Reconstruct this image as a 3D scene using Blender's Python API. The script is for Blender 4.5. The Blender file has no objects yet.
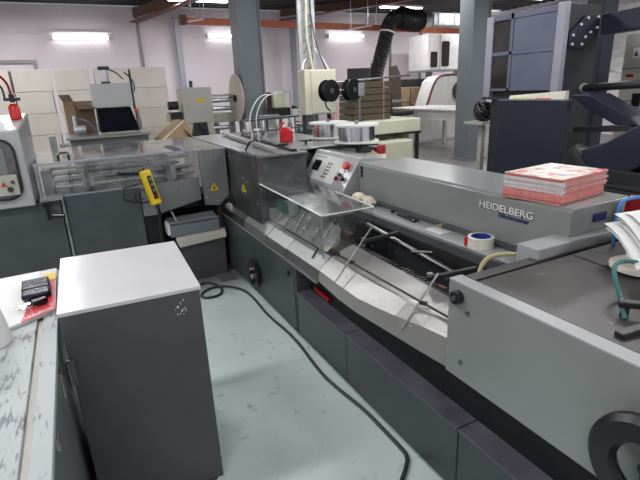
import bpy, bmesh, math, random
from mathutils import Vector, Matrix
random.seed(7)
PI = math.pi
scene = bpy.context.scene
COL = scene.collection

# ------------------------------------------------------------------ camera, world, exposure
F = 473.0
def _cam():
    Z = -Vector((65.0, -1460.0, -F)); Z.normalize()
    Y = Vector((66.0-320.0, 240.0-98.0, -F)); Y -= Z*Y.dot(Z); Y.normalize()
    X = Y.cross(Z)
    R = Matrix((X, Y, Z))           # rows: world axes seen in camera space
    cd = bpy.data.cameras.new('camera'); co = bpy.data.objects.new('camera', cd)
    COL.objects.link(co)
    cd.sensor_width = 36.0; cd.lens = F/640.0*36.0; cd.clip_start = .02; cd.clip_end = 100
    co.matrix_world = Matrix.Translation((0, 0, 1.75)) @ R.to_4x4()
    scene.camera = co
_cam()
w = bpy.data.worlds.new('world'); scene.world = w; w.use_nodes = True
w.node_tree.nodes['Background'].inputs[0].default_value = (.8, .9, 1, 1)
w.node_tree.nodes['Background'].inputs[1].default_value = .3
scene.view_settings.view_transform = 'Standard'
scene.view_settings.look = 'None'
scene.view_settings.gamma = 1.0
scene.view_settings.use_curve_mapping = False
scene.view_settings.exposure = 0.0
LAMP_W = 60.0
def area_light(name, loc, sx, sy, power, color=(.985, .985, 1.0), rot=(0, 0, 0)):
    ld = bpy.data.lights.new(name, 'AREA'); ld.shape = 'RECTANGLE'; ld.size = sx; ld.size_y = sy
    ld.energy = power; ld.color = color
    lo = bpy.data.objects.new(name, ld); COL.objects.link(lo); lo.location = loc; lo.rotation_euler = rot
    return lo
ADDED_LAMPS = [(x, y) for x in (-1.2, 3.6, 7.6) for y in (-1.2, 2.2, 5.6, 9.0)] + [(11.5, 4.0), (11.5, 10.0)]  # unseen overhead lamps, added to light the hall
FAR_LAMPS = [(-1.2, 12.7), (3.3, 12.7), (9.3, 12.6), (12.6, 12.7)]  # first and last are added to brighten the back wall
for x, y in ADDED_LAMPS:
    area_light('tube_light', (x, y, 3.72), 1.5, .28, LAMP_W*(1.15 if y < 6 else .9))
for x, y in FAR_LAMPS:
    area_light('tube_light', (x, y, 3.80), 1.5, .28, LAMP_W*1.15, (1.0, .96, 1.0))

# ------------------------------------------------------------------ materials
def mat(name, color, rough=.5, metal=0.0, var=.06, scale=8.0, bump=0.0, bscale=60.0, var2=None, spec=.5, stretch=None, emit=None, estr=0.0):
    m = bpy.data.materials.new(name); m.use_nodes = True
    nt = m.node_tree; N = nt.nodes; L = nt.links
    b = N['Principled BSDF']
    b.inputs['Roughness'].default_value = rough
    b.inputs['Metallic'].default_value = metal
    b.inputs['Specular IOR Level'].default_value = spec
    tc = N.new('ShaderNodeTexCoord'); mp = N.new('ShaderNodeMapping')
    L.new(tc.outputs['Object'], mp.inputs['Vector'])
    if stretch: mp.inputs['Scale'].default_value = stretch
    nz = N.new('ShaderNodeTexNoise'); nz.inputs['Scale'].default_value = scale; nz.inputs['Detail'].default_value = 6
    L.new(mp.outputs['Vector'], nz.inputs['Vector'])
    cr = N.new('ShaderNodeValToRGB'); e = cr.color_ramp.elements
    c = color; d = var2 if var2 else tuple(max(0, v*(1-var*3)) for v in c)
    e[0].position = .3; e[0].color = (*d, 1)
    e[1].position = .62; e[1].color = (*c, 1)
    L.new(nz.outputs['Fac'], cr.inputs['Fac']); L.new(cr.outputs['Color'], b.inputs['Base Color'])
    rr = N.new('ShaderNodeMapRange'); rr.inputs['To Min'].default_value = max(0, rough-.06); rr.inputs['To Max'].default_value = min(1, rough+.08)
    L.new(nz.outputs['Fac'], rr.inputs['Value']); L.new(rr.outputs['Result'], b.inputs['Roughness'])
    if bump:
        n2 = N.new('ShaderNodeTexNoise'); n2.inputs['Scale'].default_value = bscale; L.new(mp.outputs['Vector'], n2.inputs['Vector'])
        bp = N.new('ShaderNodeBump'); bp.inputs['Strength'].default_value = bump; bp.inputs['Distance'].default_value = .01
        L.new(n2.outputs['Fac'], bp.inputs['Height']); L.new(bp.outputs['Normal'], b.inputs['Normal'])
    if emit:
        b.inputs['Emission Color'].default_value = (*emit, 1); b.inputs['Emission Strength'].default_value = estr
    return m
def coated(m, wt=.7, rough=.16):
    b = m.node_tree.nodes['Principled BSDF']; b.inputs['Coat Weight'].default_value = wt; b.inputs['Coat Roughness'].default_value = rough; return m
def plastic(name, tint=(.9, .93, .93), gloss=.10, haze=.12, hz_color=(.75, .78, .78)):
    """thin clear sheet: see-through, a sharp reflection and a little scratched haze"""
    m = bpy.data.materials.new(name); m.use_nodes = True; nt = m.node_tree; N = nt.nodes; L = nt.links
    N.clear(); out = N.new('ShaderNodeOutputMaterial')
    tr = N.new('ShaderNodeBsdfTransparent'); tr.inputs[0].default_value = (*tint, 1)
    gl = N.new('ShaderNodeBsdfGlossy'); gl.inputs['Roughness'].default_value = .12
    df = N.new('ShaderNodeBsdfDiffuse'); df.inputs[0].default_value = (*hz_color, 1)
    tc = N.new('ShaderNodeTexCoord'); nz = N.new('ShaderNodeTexNoise'); nz.inputs['Scale'].default_value = 7; nz.inputs['Detail'].default_value = 8
    L.new(tc.outputs['Object'], nz.inputs['Vector'])
    mr = N.new('ShaderNodeMapRange'); mr.inputs['From Min'].default_value = .45; mr.inputs['From Max'].default_value = .75
    mr.inputs['To Min'].default_value = haze*.4; mr.inputs['To Max'].default_value = haze*2.2
    L.new(nz.outputs['Fac'], mr.inputs['Value'])
    a = N.new('ShaderNodeMixShader'); L.new(mr.outputs['Result'], a.inputs[0]); L.new(tr.outputs[0], a.inputs[1]); L.new(df.outputs[0], a.inputs[2])
    lw = N.new('ShaderNodeLayerWeight'); lw.inputs['Blend'].default_value = .5
    fr = N.new('ShaderNodeMath'); fr.operation = 'POWER'; fr.inputs[1].default_value = 4.0; L.new(lw.outputs['Facing'], fr.inputs[0])
    ad = N.new('ShaderNodeMath'); ad.operation = 'ADD'; ad.inputs[1].default_value = gloss*.5; L.new(fr.outputs[0], ad.inputs[0])
    b = N.new('ShaderNodeMixShader'); L.new(ad.outputs[0], b.inputs[0]); L.new(a.outputs[0], b.inputs[1]); L.new(gl.outputs[0], b.inputs[2])
    L.new(b.outputs[0], out.inputs[0])
    return m

G = {}
G['grey'] = mat('grey_enamel', (.225, .245, .232), .32, .0, .03, 3)
G['grey_light'] = mat('light_grey_enamel', (.37, .385, .385), .34, .0, .03, 3)
G['grey_mid'] = mat('mid_grey_enamel', (.155, .165, .165), .42, .0, .05, 4)
G['grey_dark'] = mat('dark_grey_enamel', (.062, .074, .078), .42, .0, .07, 5)
G['grey_base'] = mat('base_grey_enamel', (.050, .064, .068), .40, .0, .10, 4)
G['charcoal'] = mat('charcoal_side', (.070, .072, .074), .5, .0, .06, 5)
G['black'] = mat('black_metal', (.012, .013, .014), .42, .0, .1, 10)
G['ledge_paint'] = mat('worn_ledge_paint', (.105, .105, .125), .38, .0, .14, 7)
G['satin'] = mat('satin_plate', (.50, .49, .46), .45, .25, .08, 6)
G['head'] = mat('oiled_head_casting', (.12, .12, .12), .4, .2, .2, 14)
G['void'] = mat('void_shade_black', (.008, .009, .010), .55, .0, .15, 8)  # near-black colour puts the shade of recesses and voids into the parts
G['black_plastic'] = mat('black_plastic', (.010, .010, .012), .3)
G['steel'] = mat('brushed_steel', (.34, .345, .34), .34, .8, .07, 3, .05, 200, stretch=(6, .5, 6))
G['steel_bright'] = mat('polished_steel', (.42, .41, .39), .38, .6, .05, 4)
G['steel_dark'] = mat('stainless_dark', (.17, .175, .17), .30, .80, .2, 5, .04, 40)
G['chrome'] = mat('chrome', (.75, .76, .77), .15, 1.0, .02, 4)
G['rod'] = mat('dull_rod_steel', (.34, .34, .33), .3, .9, .08, 9)
G['zinc'] = mat('zinc_wire', (.62, .66, .68), .2, 1.0, .2, 3, .0, 300, var2=(.28, .30, .31), stretch=(9, 9, .2))  # bright and dark streaks paint the metallic shine into the wire colour
G['wall'] = mat('white_painted_plaster', (.80, .745, .78), .85, .0, .02, 1.2, .15, 20)
G['white'] = mat('white_laminate', (.60, .595, .615), .42, .0, .03, 3)
G['white_paint'] = mat('white_paint', (.72, .73, .70), .45, .0, .04, 4)
G['cream'] = mat('cream_enamel', (.66, .65, .50), .45, .0, .04, 3)
G['beige'] = mat('beige_enamel', (.44, .43, .38), .45, .0, .05, 3)
G['paper'] = mat('white_paper', (.72, .72, .71), .7, .0, .02, 5)
G['box_white'] = mat('off_white_carton', (.66, .615, .55), .8, .0, .04, 2)
G['card'] = mat('brown_cardboard', (.42, .29, .165), .85, .0, .06, 4)
G['card_dark'] = mat('dark_cardboard', (.20, .135, .08), .85, .0, .08, 4, .4, 90, stretch=(1, 1, 14))
G['card_pale'] = mat('pale_cardboard', (.66, .63, .54), .8, .0, .05, 5)
G['kraft'] = mat('kraft_edges', (.115, .088, .058), .9, .0, .12, 5, .6, 80, stretch=(1, 1, 30))
G['column'] = mat('blue_grey_column_paint', (.175, .205, .225), .5, .0, .04, 2)
G['column_light'] = mat('pale_blue_grey_paint', (.33, .36, .42), .5, .0, .04, 2)
G['orange'] = mat('orange_crane_paint', (.58, .17, .085), .5, .0, .06, 5)
G['rust'] = mat('brown_steel_paint', (.16, .075, .05), .6, .0, .1, 4)
G['roof'] = mat('dark_roof_sheet', (.022, .022, .026), .6, .1, .1, 3)
G['navy'] = mat('navy_enamel', (.015, .019, .036), .42, .0, .05, 3)
G['slate_blue'] = mat('slate_blue_panel', (.115, .13, .19), .4, .0, .06, 3)  # lighter slate blue enamel of the panels, frame and lid
G['slate'] = mat('slate_enamel', (.024, .026, .031), .45, .0, .06, 3)
G['silver'] = mat('silver_frame', (.36, .37, .43), .35, .4, .04, 3)
G['bronze_glass'] = mat('smoked_window', (.030, .028, .026), .15, .0, .1, 5)
G['galv'] = mat('galvanised_sheet', (.62, .65, .68), .3, .7, .12, 4)
G['flex'] = mat('black_flex_foil', (.040, .038, .037), .38, .3, .3, 14, 1.0, 26)
G['red'] = mat('red_plastic', (.62, .02, .02), .3, .0, .06, 6)
G['red_deep'] = mat('deep_red_lens', (.30, .006, .012), .2, .0, .05, 6)
G['yellow'] = mat('yellow_plastic', (.72, .50, .015), .35, .0, .05, 8)
G['blue'] = mat('blue_hose', (.05, .27, .62), .35)
G['teal'] = mat('teal_hose', (.05, .17, .17), .3)
G['hose_tan'] = mat('tan_hose', (.48, .42, .22), .5)
G['glove'] = mat('cream_cotton', (.74, .68, .52), .9, .0, .05, 12, .4, 120)
G['label_blue'] = mat('blue_label', (.010, .025, .13), .4)
G['feed_top'] = mat('brown_grey_feed_plate', (.080, .072, .070), .38, .2, .10, 3)
G['tape_side'] = mat('cream_tape', (.78, .75, .66), .5)
G['tape_core'] = mat('blue_core', (.02, .06, .28), .5)
G['green'] = mat('green_board', (.02, .16, .09), .4)
G['copper'] = mat('copper_brown', (.20, .07, .04), .45, .3, .3, 18)
G['screen'] = mat('dark_screen', (.010, .012, .014), .18)
G['disc'] = mat('pale_wood_disc', (.55, .48, .42), .7)
G['clear'] = plastic('clear_plastic_sheet', (.90, .93, .93), .05, .09)
G['scuffed'] = plastic('scuffed_plastic_sheet', (.93, .94, .95), .06, .08)
G['scuffed_top'] = plastic('whitish_plastic_top', (.88, .89, .90), .26, .38, (.80, .80, .81))  # whiter and less see-through than the front sheet
G['smoke'] = plastic('smoky_plastic_sheet', (.88, .90, .895), .10, .05, (.6, .62, .62))
G['smoke_top'] = plastic('smoky_plastic_top', (.80, .82, .82), .30, .13, (.6, .6, .6))
G['tube_glow'] = mat('glowing_tube', (.95, .97, 1.0), .4, emit=(.95, .97, 1.0), estr=6)

for k_ in ('grey', 'grey_light', 'grey_mid', 'white'): coated(G[k_])
def floor_mat():
    m = bpy.data.materials.new('painted_concrete_floor'); m.use_nodes = True; nt = m.node_tree; N = nt.nodes; L = nt.links
    b = N['Principled BSDF']; tc = N.new('ShaderNodeTexCoord')
    def noise(s, d=5):
        n = N.new('ShaderNodeTexNoise'); n.inputs['Scale'].default_value = s; n.inputs['Detail'].default_value = d
        L.new(tc.outputs['Object'], n.inputs['Vector']); return n
    def mix(f, a, bb, blend='MIX'):
        x = N.new('ShaderNodeMix'); x.data_type = 'RGBA'; x.blend_type = blend
        for s, v in ((0, f), (6, a), (7, bb)):
            if hasattr(v, 'links') or hasattr(v, 'is_linked'): L.new(v, x.inputs[s])
            else: x.inputs[s].default_value = v if s == 0 else (*v, 1)
        return x.outputs[2]
    def ramp(src, p0, p1):
        r = N.new('ShaderNodeMapRange'); r.inputs['From Min'].default_value = p0; r.inputs['From Max'].default_value = p1
        L.new(src, r.inputs['Value']); return r.outputs['Result']
    teal = mix(ramp(noise(1.6).outputs['Fac'], .35, .65), (.62, .715, .70), (.54, .635, .625))
    grime = mix(ramp(noise(14, 8).outputs['Fac'], .62, .8), teal, (.30, .34, .33))
    grey = mix(ramp(noise(1.1, 8).outputs['Fac'], .35, .65), (.17, .155, .15), (.27, .25, .245))
    sx = N.new('ShaderNodeSeparateXYZ'); L.new(tc.outputs['Object'], sx.inputs[0])
    # the teal paint covers the aisle; beyond the machines the floor is bare grey concrete
    col = mix(ramp(sx.outputs['Y'], -1.98, -1.70), grime, grey)
    L.new(col, b.inputs['Base Color'])
    L.new(ramp(noise(3).outputs['Fac'], -.4, 1.9), b.inputs['Roughness'])
    return m
G['floor'] = floor_mat()

def scratched():
    m = bpy.data.materials.new('scratched_painted_top'); m.use_nodes = True; nt = m.node_tree; N = nt.nodes; L = nt.links
    b = N['Principled BSDF']; tc = N.new('ShaderNodeTexCoord'); mp = N.new('ShaderNodeMapping')
    mp.inputs['Rotation'].default_value = (0, 0, .7); mp.inputs['Scale'].default_value = (70, 12, 12)
    L.new(tc.outputs['Object'], mp.inputs[0])
    n = N.new('ShaderNodeTexNoise'); n.inputs['Scale'].default_value = 1.4; n.inputs['Detail'].default_value = 7; n.inputs['Roughness'].default_value = .6; L.new(mp.outputs[0], n.inputs['Vector'])
    n2 = N.new('ShaderNodeTexNoise'); n2.inputs['Scale'].default_value = 7; L.new(tc.outputs['Object'], n2.inputs['Vector'])
    mu = N.new('ShaderNodeMath'); mu.operation = 'MULTIPLY'; L.new(n.outputs['Fac'], mu.inputs[0]); L.new(n2.outputs['Fac'], mu.inputs[1])
    cr = N.new('ShaderNodeValToRGB'); e = cr.color_ramp.elements
    e[0].position = .285; e[0].color = (.36, .39, .39, 1); e[1].position = .33; e[1].color = (.16, .17, .18, 1)
    L.new(mu.outputs[0], cr.inputs[0]); L.new(cr.outputs[0], b.inputs['Base Color']); b.inputs['Roughness'].default_value = .45
    return m
G['scratched'] = scratched()

def cover_print(name, base, cols, scale):
    m = bpy.data.materials.new(name); m.use_nodes = True; nt = m.node_tree; N = nt.nodes; L = nt.links
    b = N['Principled BSDF']; tc = N.new('ShaderNodeTexCoord'); v = N.new('ShaderNodeTexVoronoi'); v.inputs['Scale'].default_value = scale
    v.distance = 'CHEBYCHEV'
    L.new(tc.outputs['Object'], v.inputs['Vector']); sp = N.new('ShaderNodeSeparateColor'); L.new(v.outputs['Color'], sp.inputs[0])
    cr = N.new('ShaderNodeValToRGB'); cr.color_ramp.interpolation = 'CONSTANT'
    e = cr.color_ramp.elements; e[0].position = 0; e[0].color = (*base, 1); e[1].position = .42; e[1].color = (*cols[0], 1)
    for i, c in enumerate(cols[1:]):
        k = e.new(.42+.58*(i+1)/len(cols)); k.color = (*c, 1)
    L.new(sp.outputs[0], cr.inputs[0]); L.new(cr.outputs[0], b.inputs['Base Color']); b.inputs['Roughness'].default_value = .35
    return m
G['cover_print'] = cover_print('printed_cover', (.62, .56, .50), [(.62, .05, .06), (.80, .76, .72), (.70, .42, .14), (.80, .74, .68), (.62, .10, .10), (.30, .26, .34)], 26)
G['red_edge'] = mat('red_printed_edges', (.70, .30, .27), .7, .0, .1, 60, var2=(.52, .13, .13), stretch=(1, 1, 8))
G['white_edge'] = mat('white_page_edges', (.66, .64, .63), .8, .0, .06, 30, stretch=(1, 1, 20))

# ------------------------------------------------------------------ mesh helpers
ORG = {}
class MB:
    def __init__(s): s.v = []; s.f = []
    def add(s, vs, fs):
        o = len(s.v); s.v += [tuple(p) for p in vs]; s.f += [tuple(i+o for i in f) for f in fs]; return s
    def box(s, x0, x1, y0, y1, z0, z1):
        if x0 > x1: x0, x1 = x1, x0
        if y0 > y1: y0, y1 = y1, y0
        if z0 > z1: z0, z1 = z1, z0
        return s.hexa([(x0, y0, z0), (x1, y0, z0), (x1, y1, z0), (x0, y1, z0), (x0, y0, z1), (x1, y0, z1), (x1, y1, z1), (x0, y1, z1)])
    def hexa(s, p):
        return s.add(p, [(0, 3, 2, 1), (4, 5, 6, 7), (0, 1, 5, 4), (1, 2, 6, 5), (2, 3, 7, 6), (3, 0, 4, 7)])
    def obox(s, c, ax, half):      # oriented box: centre, yaw/full matrix, half sizes
        M = ax if isinstance(ax, Matrix) else Matrix.Rotation(ax, 3, 'Z')
        pts = []
        for dz in (-1, 1):
            for dx, dy in ((-1, -1), (1, -1), (1, 1), (-1, 1)):
                pts.append(Vector(c) + M @ Vector((dx*half[0], dy*half[1], dz*half[2])))
        return s.hexa(pts)
    def bar(s, p0, p1, wd, ht):    # rectangular bar between two points
        p0, p1 = Vector(p0), Vector(p1); d = p1-p0; L = d.length; d.normalize()
        up = Vector((0, 0, 1)) if abs(d.z) < .95 else Vector((1, 0, 0))
        sd = d.cross(up).normalized(); u2 = sd.cross(d).normalized()
        return s.obox((p0+p1)/2, Matrix((d, sd, u2)).transposed(), (L/2, wd/2, ht/2))
    def cyl(s, p0, p1, r, n=20, r2=None, hole=0):
        p0, p1 = Vector(p0), Vector(p1); d = (p1-p0).normalized(); r2 = r if r2 is None else r2
        a = d.orthogonal().normalized(); b = d.cross(a); vs = []; fs = []
        ang = [2*PI*i/n for i in range(n)]
        for p, rr in ((p0, r), (p1, r2)):
            vs += [p + (a*math.cos(t)+b*math.sin(t))*rr for t in ang]
        fs = [(i, (i+1) % n, n+(i+1) % n, n+i) for i in range(n)]
        if hole:
            k = 2*n
            for p in (p0, p1): vs += [p + (a*math.cos(t)+b*math.sin(t))*hole for t in ang]
            fs += [(k+i, k+n+i, k+n+(i+1) % n, k+(i+1) % n) for i in range(n)]
            fs += [(i, k+i, k+(i+1) % n, (i+1) % n) for i in range(n)]
            fs += [(n+i, n+(i+1) % n, k+n+(i+1) % n, k+n+i) for i in range(n)]
        else:
            fs += [tuple(range(n-1, -1, -1)), tuple(range(n, 2*n))]
        return s.add(vs, fs)
    def tube(s, pts, r, n=8, smooth=0):
        P = [Vector(p) for p in pts]
        for _ in range(smooth):
            Q = [P[0]]
            for i in range(len(P)-1): Q += [P[i]*.75+P[i+1]*.25, P[i]*.25+P[i+1]*.75]
            Q.append(P[-1]); P = Q
        vs = []; fs = []; prev = None
        for i, p in enumerate(P):
            d = (P[min(i+1, len(P)-1)]-P[max(i-1, 0)]).normalized()
            a = d.orthogonal().normalized() if prev is None else (prev - d*prev.dot(d)).normalized()
            prev = a; b = d.cross(a)
            vs += [p+(a*math.cos(2*PI*k/n)+b*math.sin(2*PI*k/n))*r for k in range(n)]
        for i in range(len(P)-1):
            fs += [(i*n+k, i*n+(k+1) % n, (i+1)*n+(k+1) % n, (i+1)*n+k) for k in range(n)]
        fs += [tuple(range(n-1, -1, -1)), tuple((len(P)-1)*n+k for k in range(n))]
        return s.add(vs, fs)
    def prism(s, poly, axis, a, b):  # poly in the two other axes (cyclic order), extruded a..b
        n = len(poly)
        def P(u, v, t): return {'x': (t, u, v), 'y': (u, t, v), 'z': (u, v, t)}[axis]
        vs = [P(u, v, a) for u, v in poly]+[P(u, v, b) for u, v in poly]
        return s.add(vs, [tuple(range(n)), tuple(range(2*n-1, n-1, -1))]+[(i, n+i, n+(i+1) % n, (i+1) % n) for i in range(n)])
    def lathe(s, prof, c, n=28, axis='z'):
        vs = []; fs = []
        for r, h in prof:
            for i in range(n):
                t = 2*PI*i/n; u, v = r*math.cos(t), r*math.sin(t)
                d = {'z': (u, v, h), 'x': (h, u, v), 'y': (u, h, v)}[axis]
                vs.append((c[0]+d[0], c[1]+d[1], c[2]+d[2]))
        m = len(prof)
        for j in range(m-1):
            fs += [(j*n+i, j*n+(i+1) % n, (j+1)*n+(i+1) % n, (j+1)*n+i) for i in range(n)]
        if prof[0] != prof[-1]: fs += [tuple(range(n-1, -1, -1)), tuple((m-1)*n+i for i in range(n))]
        return s.add(vs, fs)
    def sheet(s, rows, t=.002):      # grid of points -> thin solid sheet (thickness downwards)
        R = len(rows); Cn = len(rows[0]); vs = [Vector(p) for r in rows for p in r]
        vs += [v-Vector((0, 0, t)) for v in vs]; o = R*Cn; fs = []
        for i in range(R-1):
            for j in range(Cn-1):
                q = (i*Cn+j, i*Cn+j+1, (i+1)*Cn+j+1, (i+1)*Cn+j); fs.append(q); fs.append(tuple(k+o for k in q[::-1]))
        rim = [j for j in range(Cn)]+[i*Cn+Cn-1 for i in range(1, R)]+[(R-1)*Cn+j for j in range(Cn-2, -1, -1)]+[i*Cn for i in range(R-2, 0, -1)]
        fs += [(rim[k], rim[k]+o, rim[(k+1) % len(rim)]+o, rim[(k+1) % len(rim)]) for k in range(len(rim))]
        return s.add(vs, fs)
def ellipsoid(mb, c, r, n=12, m=8):
    prof = [(math.sin(PI*j/m), -math.cos(PI*j/m)) for j in range(m+1)]
    vs = []; fs = []
    for a, b in prof:
        for i in range(n): vs.append((c[0]+max(a, .02)*r[0]*math.cos(2*PI*i/n), c[1]+max(a, .02)*r[1]*math.sin(2*PI*i/n), c[2]+b*r[2]))
    for j in range(m): fs += [(j*n+i, j*n+(i+1) % n, (j+1)*n+(i+1) % n, (j+1)*n+i) for i in range(n)]
    fs += [tuple(range(n-1, -1, -1)), tuple(m*n+i for i in range(n))]
    mb.add(vs, fs); return mb
def worg(o): return ORG.get(o.name, Vector((0, 0, 0)))
def obj(name, mb, m, parent=None, bevel=0.0, smooth=False, label=None, segs=2):
    me = bpy.data.meshes.new(name)
    if parent: org = worg(parent)
    else:
        xs = [v[0] for v in mb.v]; ys = [v[1] for v in mb.v]; zs = [v[2] for v in mb.v]
        org = Vector(((min(xs)+max(xs))/2, (min(ys)+max(ys))/2, min(zs)))
    me.from_pydata([tuple(Vector(v)-org) for v in mb.v], [], mb.f); me.update()
    bm = bmesh.new(); bm.from_mesh(me); bmesh.ops.recalc_face_normals(bm, faces=bm.faces); bm.to_mesh(me); bm.free()
    me.materials.append(m if not isinstance(m, str) else G[m])
    o = bpy.data.objects.new(name, me); COL.objects.link(o)
    if parent: o.parent = parent; ORG[o.name] = org
    else: o.location = org; ORG[o.name] = org
    if smooth:
        for p in me.polygons: p.use_smooth = True
        try: me.set_sharp_from_angle(angle=.6)
        except Exception: pass
    if bevel:
        b = o.modifiers.new('bevel', 'BEVEL'); b.width = bevel; b.segments = segs; b.limit_method = 'ANGLE'; b.angle_limit = .6
    if label: o['label'] = label
    return o
def tag(o, label, cat, group=None, kind=None):
    o['label'] = label; o['category'] = cat
    if group: o['group'] = group
    if kind: o['kind'] = kind
    return o
def thing(name, loc, label, cat, group=None):
    o = bpy.data.objects.new(name, None); COL.objects.link(o); o.location = loc; o.empty_display_size = .1
    ORG[o.name] = Vector(loc); return tag(o, label, cat, group)
def struct(name, mb, m, **k):
    o = obj(name, mb, m, **k); o['kind'] = 'structure'; return o
def B(*a): return MB().box(*a)
def dup(root, loc, rot=None, label=None):
    r = root.copy(); COL.objects.link(r); r.location = loc; ORG[r.name] = Vector(loc)
    if rot is not None: r.rotation_euler = rot
    if label: r['label'] = label
    for ch in list(root.children):
        c = ch.copy(); COL.objects.link(c); c.parent = r
        for g in list(ch.children):
            d = g.copy(); COL.objects.link(d); d.parent = c
    return r
def text(name, s, size, m, parent, origin, xdir, ydir, extrude=.001, width=None, bold=0.0, label=None):
    cu = bpy.data.curves.new(name, 'FONT'); cu.body = s; cu.size = size; cu.extrude = extrude; cu.offset = bold
    to = bpy.data.objects.new('tmp', cu); COL.objects.link(to)
    dg = bpy.context.evaluated_depsgraph_get(); dg.update()
    me = bpy.data.meshes.new_from_object(to.evaluated_get(dg)); bpy.data.objects.remove(to)
    xs = [v.co.x for v in me.vertices]; k = (width/(max(xs)-min(xs))) if width else 1
    x0 = min(xs); X = Vector(xdir).normalized(); Y = Vector(ydir).normalized(); Zn = X.cross(Y)
    org = worg(parent)
    for v in me.vertices: v.co = Vector(origin)+X*(v.co.x-x0)*k+Y*v.co.y+Zn*v.co.z-org
    me.materials.clear(); me.materials.append(G[m]); me.name = name
    o = bpy.data.objects.new(name, me); COL.objects.link(o); o.parent = parent; ORG[o.name] = org
    if label: o['label'] = label
    return o
def ngon(cx, cy, r, n, ph=0): return [(cx+r*math.cos(2*PI*i/n+ph), cy+r*math.sin(2*PI*i/n+ph)) for i in range(n)]
def rrect(x0, x1, z0, z1, r, n=5):
    out = []
    for cx, cz, a in ((x1-r, z1-r, 0), (x0+r, z1-r, PI/2), (x0+r, z0+r, PI), (x1-r, z0+r, 1.5*PI)):
        out += [(cx+r*math.cos(a+PI/2*i/n), cz+r*math.sin(a+PI/2*i/n)) for i in range(n+1)]
    return out

# ================================================================== SETTING
XL, XR, YB, YF, ZC = -3.2, 14.5, -3.0, 15.0, 4.05
struct('floor', B(XL-.2, XR+.2, YB-.2, YF+.2, -.1, 0), 'floor')
struct('wall_back', B(XL, XR, YF, YF+.15, 0, ZC), 'wall')
struct('wall_left', B(XL-.15, XL, YB, YF, 0, ZC), 'wall')
struct('wall_right', B(XR, XR+.15, YB, YF, 0, ZC), 'wall')
struct('wall_front', B(XL, XR, YB-.15, YB, 0, ZC), 'wall')
mb = B(XL, XR, YB, YF, ZC+.06, ZC+.12)
y = YB
while y < YF-.1:
    mb.prism([(y, ZC+.06), (y+.04, ZC), (y+.16, ZC), (y+.20, ZC+.06)], 'x', XL, XR); y += .30
struct('ceiling', mb, 'roof')
# ledge along the back wall, pilasters and the frame of an opening
struct('trim_1', B(XL, 1.95, YF-.05, YF, 3.36, 3.40), 'wall')
for i, x in enumerate((2.08, 10.55, 11.9)):
    struct('trim_%d' % (i+2), B(x, x+.07, YF-.06, YF, 0, ZC), 'grey')
t = struct('window_1', MB().box(-2.6, -.52, YF-.06, YF, 2.64, 2.72).box(-.60, -.52, YF-.06, YF, 1.6, 2.64).box(-2.6, -2.52, YF-.06, YF, 1.6, 2.64), 'grey')
for i, (a, b) in enumerate((((2.0, 14.7, 3.62), (3.7, 11.2, 3.96)), ((6.3, 14.7, 3.75), (9.6, 10.9, 3.97)))):
    m_ = MB(); d = (Vector(b)-Vector(a))
    m_.bar(a, b, .24, .03); m_.bar((a[0], a[1], a[2]+.22), (b[0], b[1], b[2]+.08), .02, .24)
    struct('trim_%d' % (6+i), m_, 'rust')

def ceiling_lamp(x, y, z, ln=1.5):
    t = thing('ceiling_lamp', (x, y, z), 'twin tube ceiling lamp added out of view to light the hall', 'lamp', 'overhead tube lamps')
    obj('housing', B(x-ln/2, x+ln/2, y-.12, y+.12, z+.03, z+.08), 'white_paint', t)
    for s in (-.06, .06):
        obj('tube', MB().cyl((x-ln/2+.03, y+s, z+.01), (x+ln/2-.03, y+s, z+.01), .016, 10), 'tube_glow', t)
    return t
first = None
for x, y in ADDED_LAMPS:
    if first is None: first = ceiling_lamp(x, y, 3.78)
    else: dup(first, (x, y, 3.78))
for (x, y), lb_ in zip(FAR_LAMPS, ('added above the white cartons to brighten the wall', 'left of the thick column', 'above the black flexible duct', 'added above the white wall cabin to brighten the wall')):
    o_ = dup(first, (x, y, 3.86), label='lit ceiling lamp under the far roof, '+lb_)
def wall_lamp(x, z, label):
    t = thing('wall_lamp', (x, YF-.12, z), label, 'lamp', 'tube lamps on the back wall')
    obj('housing', B(x-.72, x+.72, YF-.05, YF-.002, z+.01, z+.09), 'white_paint', t)
    obj('tube', MB().cyl((x-.66, YF-.10, z+.05), (x+.66, YF-.10, z+.05), .045, 12), 'tube_glow', t)
    area_light('tube_light', (x, YF-.22, z+.05), 1.3, .12, 3, rot=(-PI/2, 0, 0))
    for s in (-.71, .71): obj('end_cap', B(x+s*.96-.02, x+s*.96+.02, YF-.13, YF-.045, z-.01, z+.10), 'white_paint', t)
    return t
wall_lamp(.64, 3.21, 'long lit tube lamp on the white wall above the white cartons, leftmost')
wall_lamp(4.70, 3.27, 'lit tube lamp on the white wall partly hidden by the big grey column')
wall_lamp(8.75, 3.29, 'lit tube lamp on the white wall under the orange crane beam, right of the columns')

# ================================================================== SADDLE STITCHER (long main machine)
S = thing('saddle_stitcher', (1.6, 2.6, 0), 'long grey saddle stitching machine with dark base beside the pale green aisle floor', 'machine')
obj('plinth', B(1.24, 2.35, -.6, 4.6, 0, .07), 'black', S)
def base_panel(y0, y1, z1, name='base_panel'):
    return obj(name, B(1.195, 1.225, y0+.003, y1-.003, .06, z1), 'grey_base', S, .004)
base_panel(3.62, 4.62, .585); far_door = base_panel(2.82, 3.62, .585)
base_panel(2.12, 2.82, .385); base_panel(1.20, 2.12, .385); base_panel(-.6, 1.20, .385)
obj('lock', MB().cyl((1.20, 2.93, .49), (1.183, 2.93, .49), .018, 14), 'black_plastic', far_door)
for y0_, y1_ in ((2.125, 2.82), (1.205, 2.118), (-.6, 1.198)): obj('ledge', MB().box(1.19, 1.30, y0_, y1_, .378, .388), 'ledge_paint', S, .002)
obj('recess_wall', MB().box(1.30, 1.36, -.6, 2.80, .07, .56), 'void', S)
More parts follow.
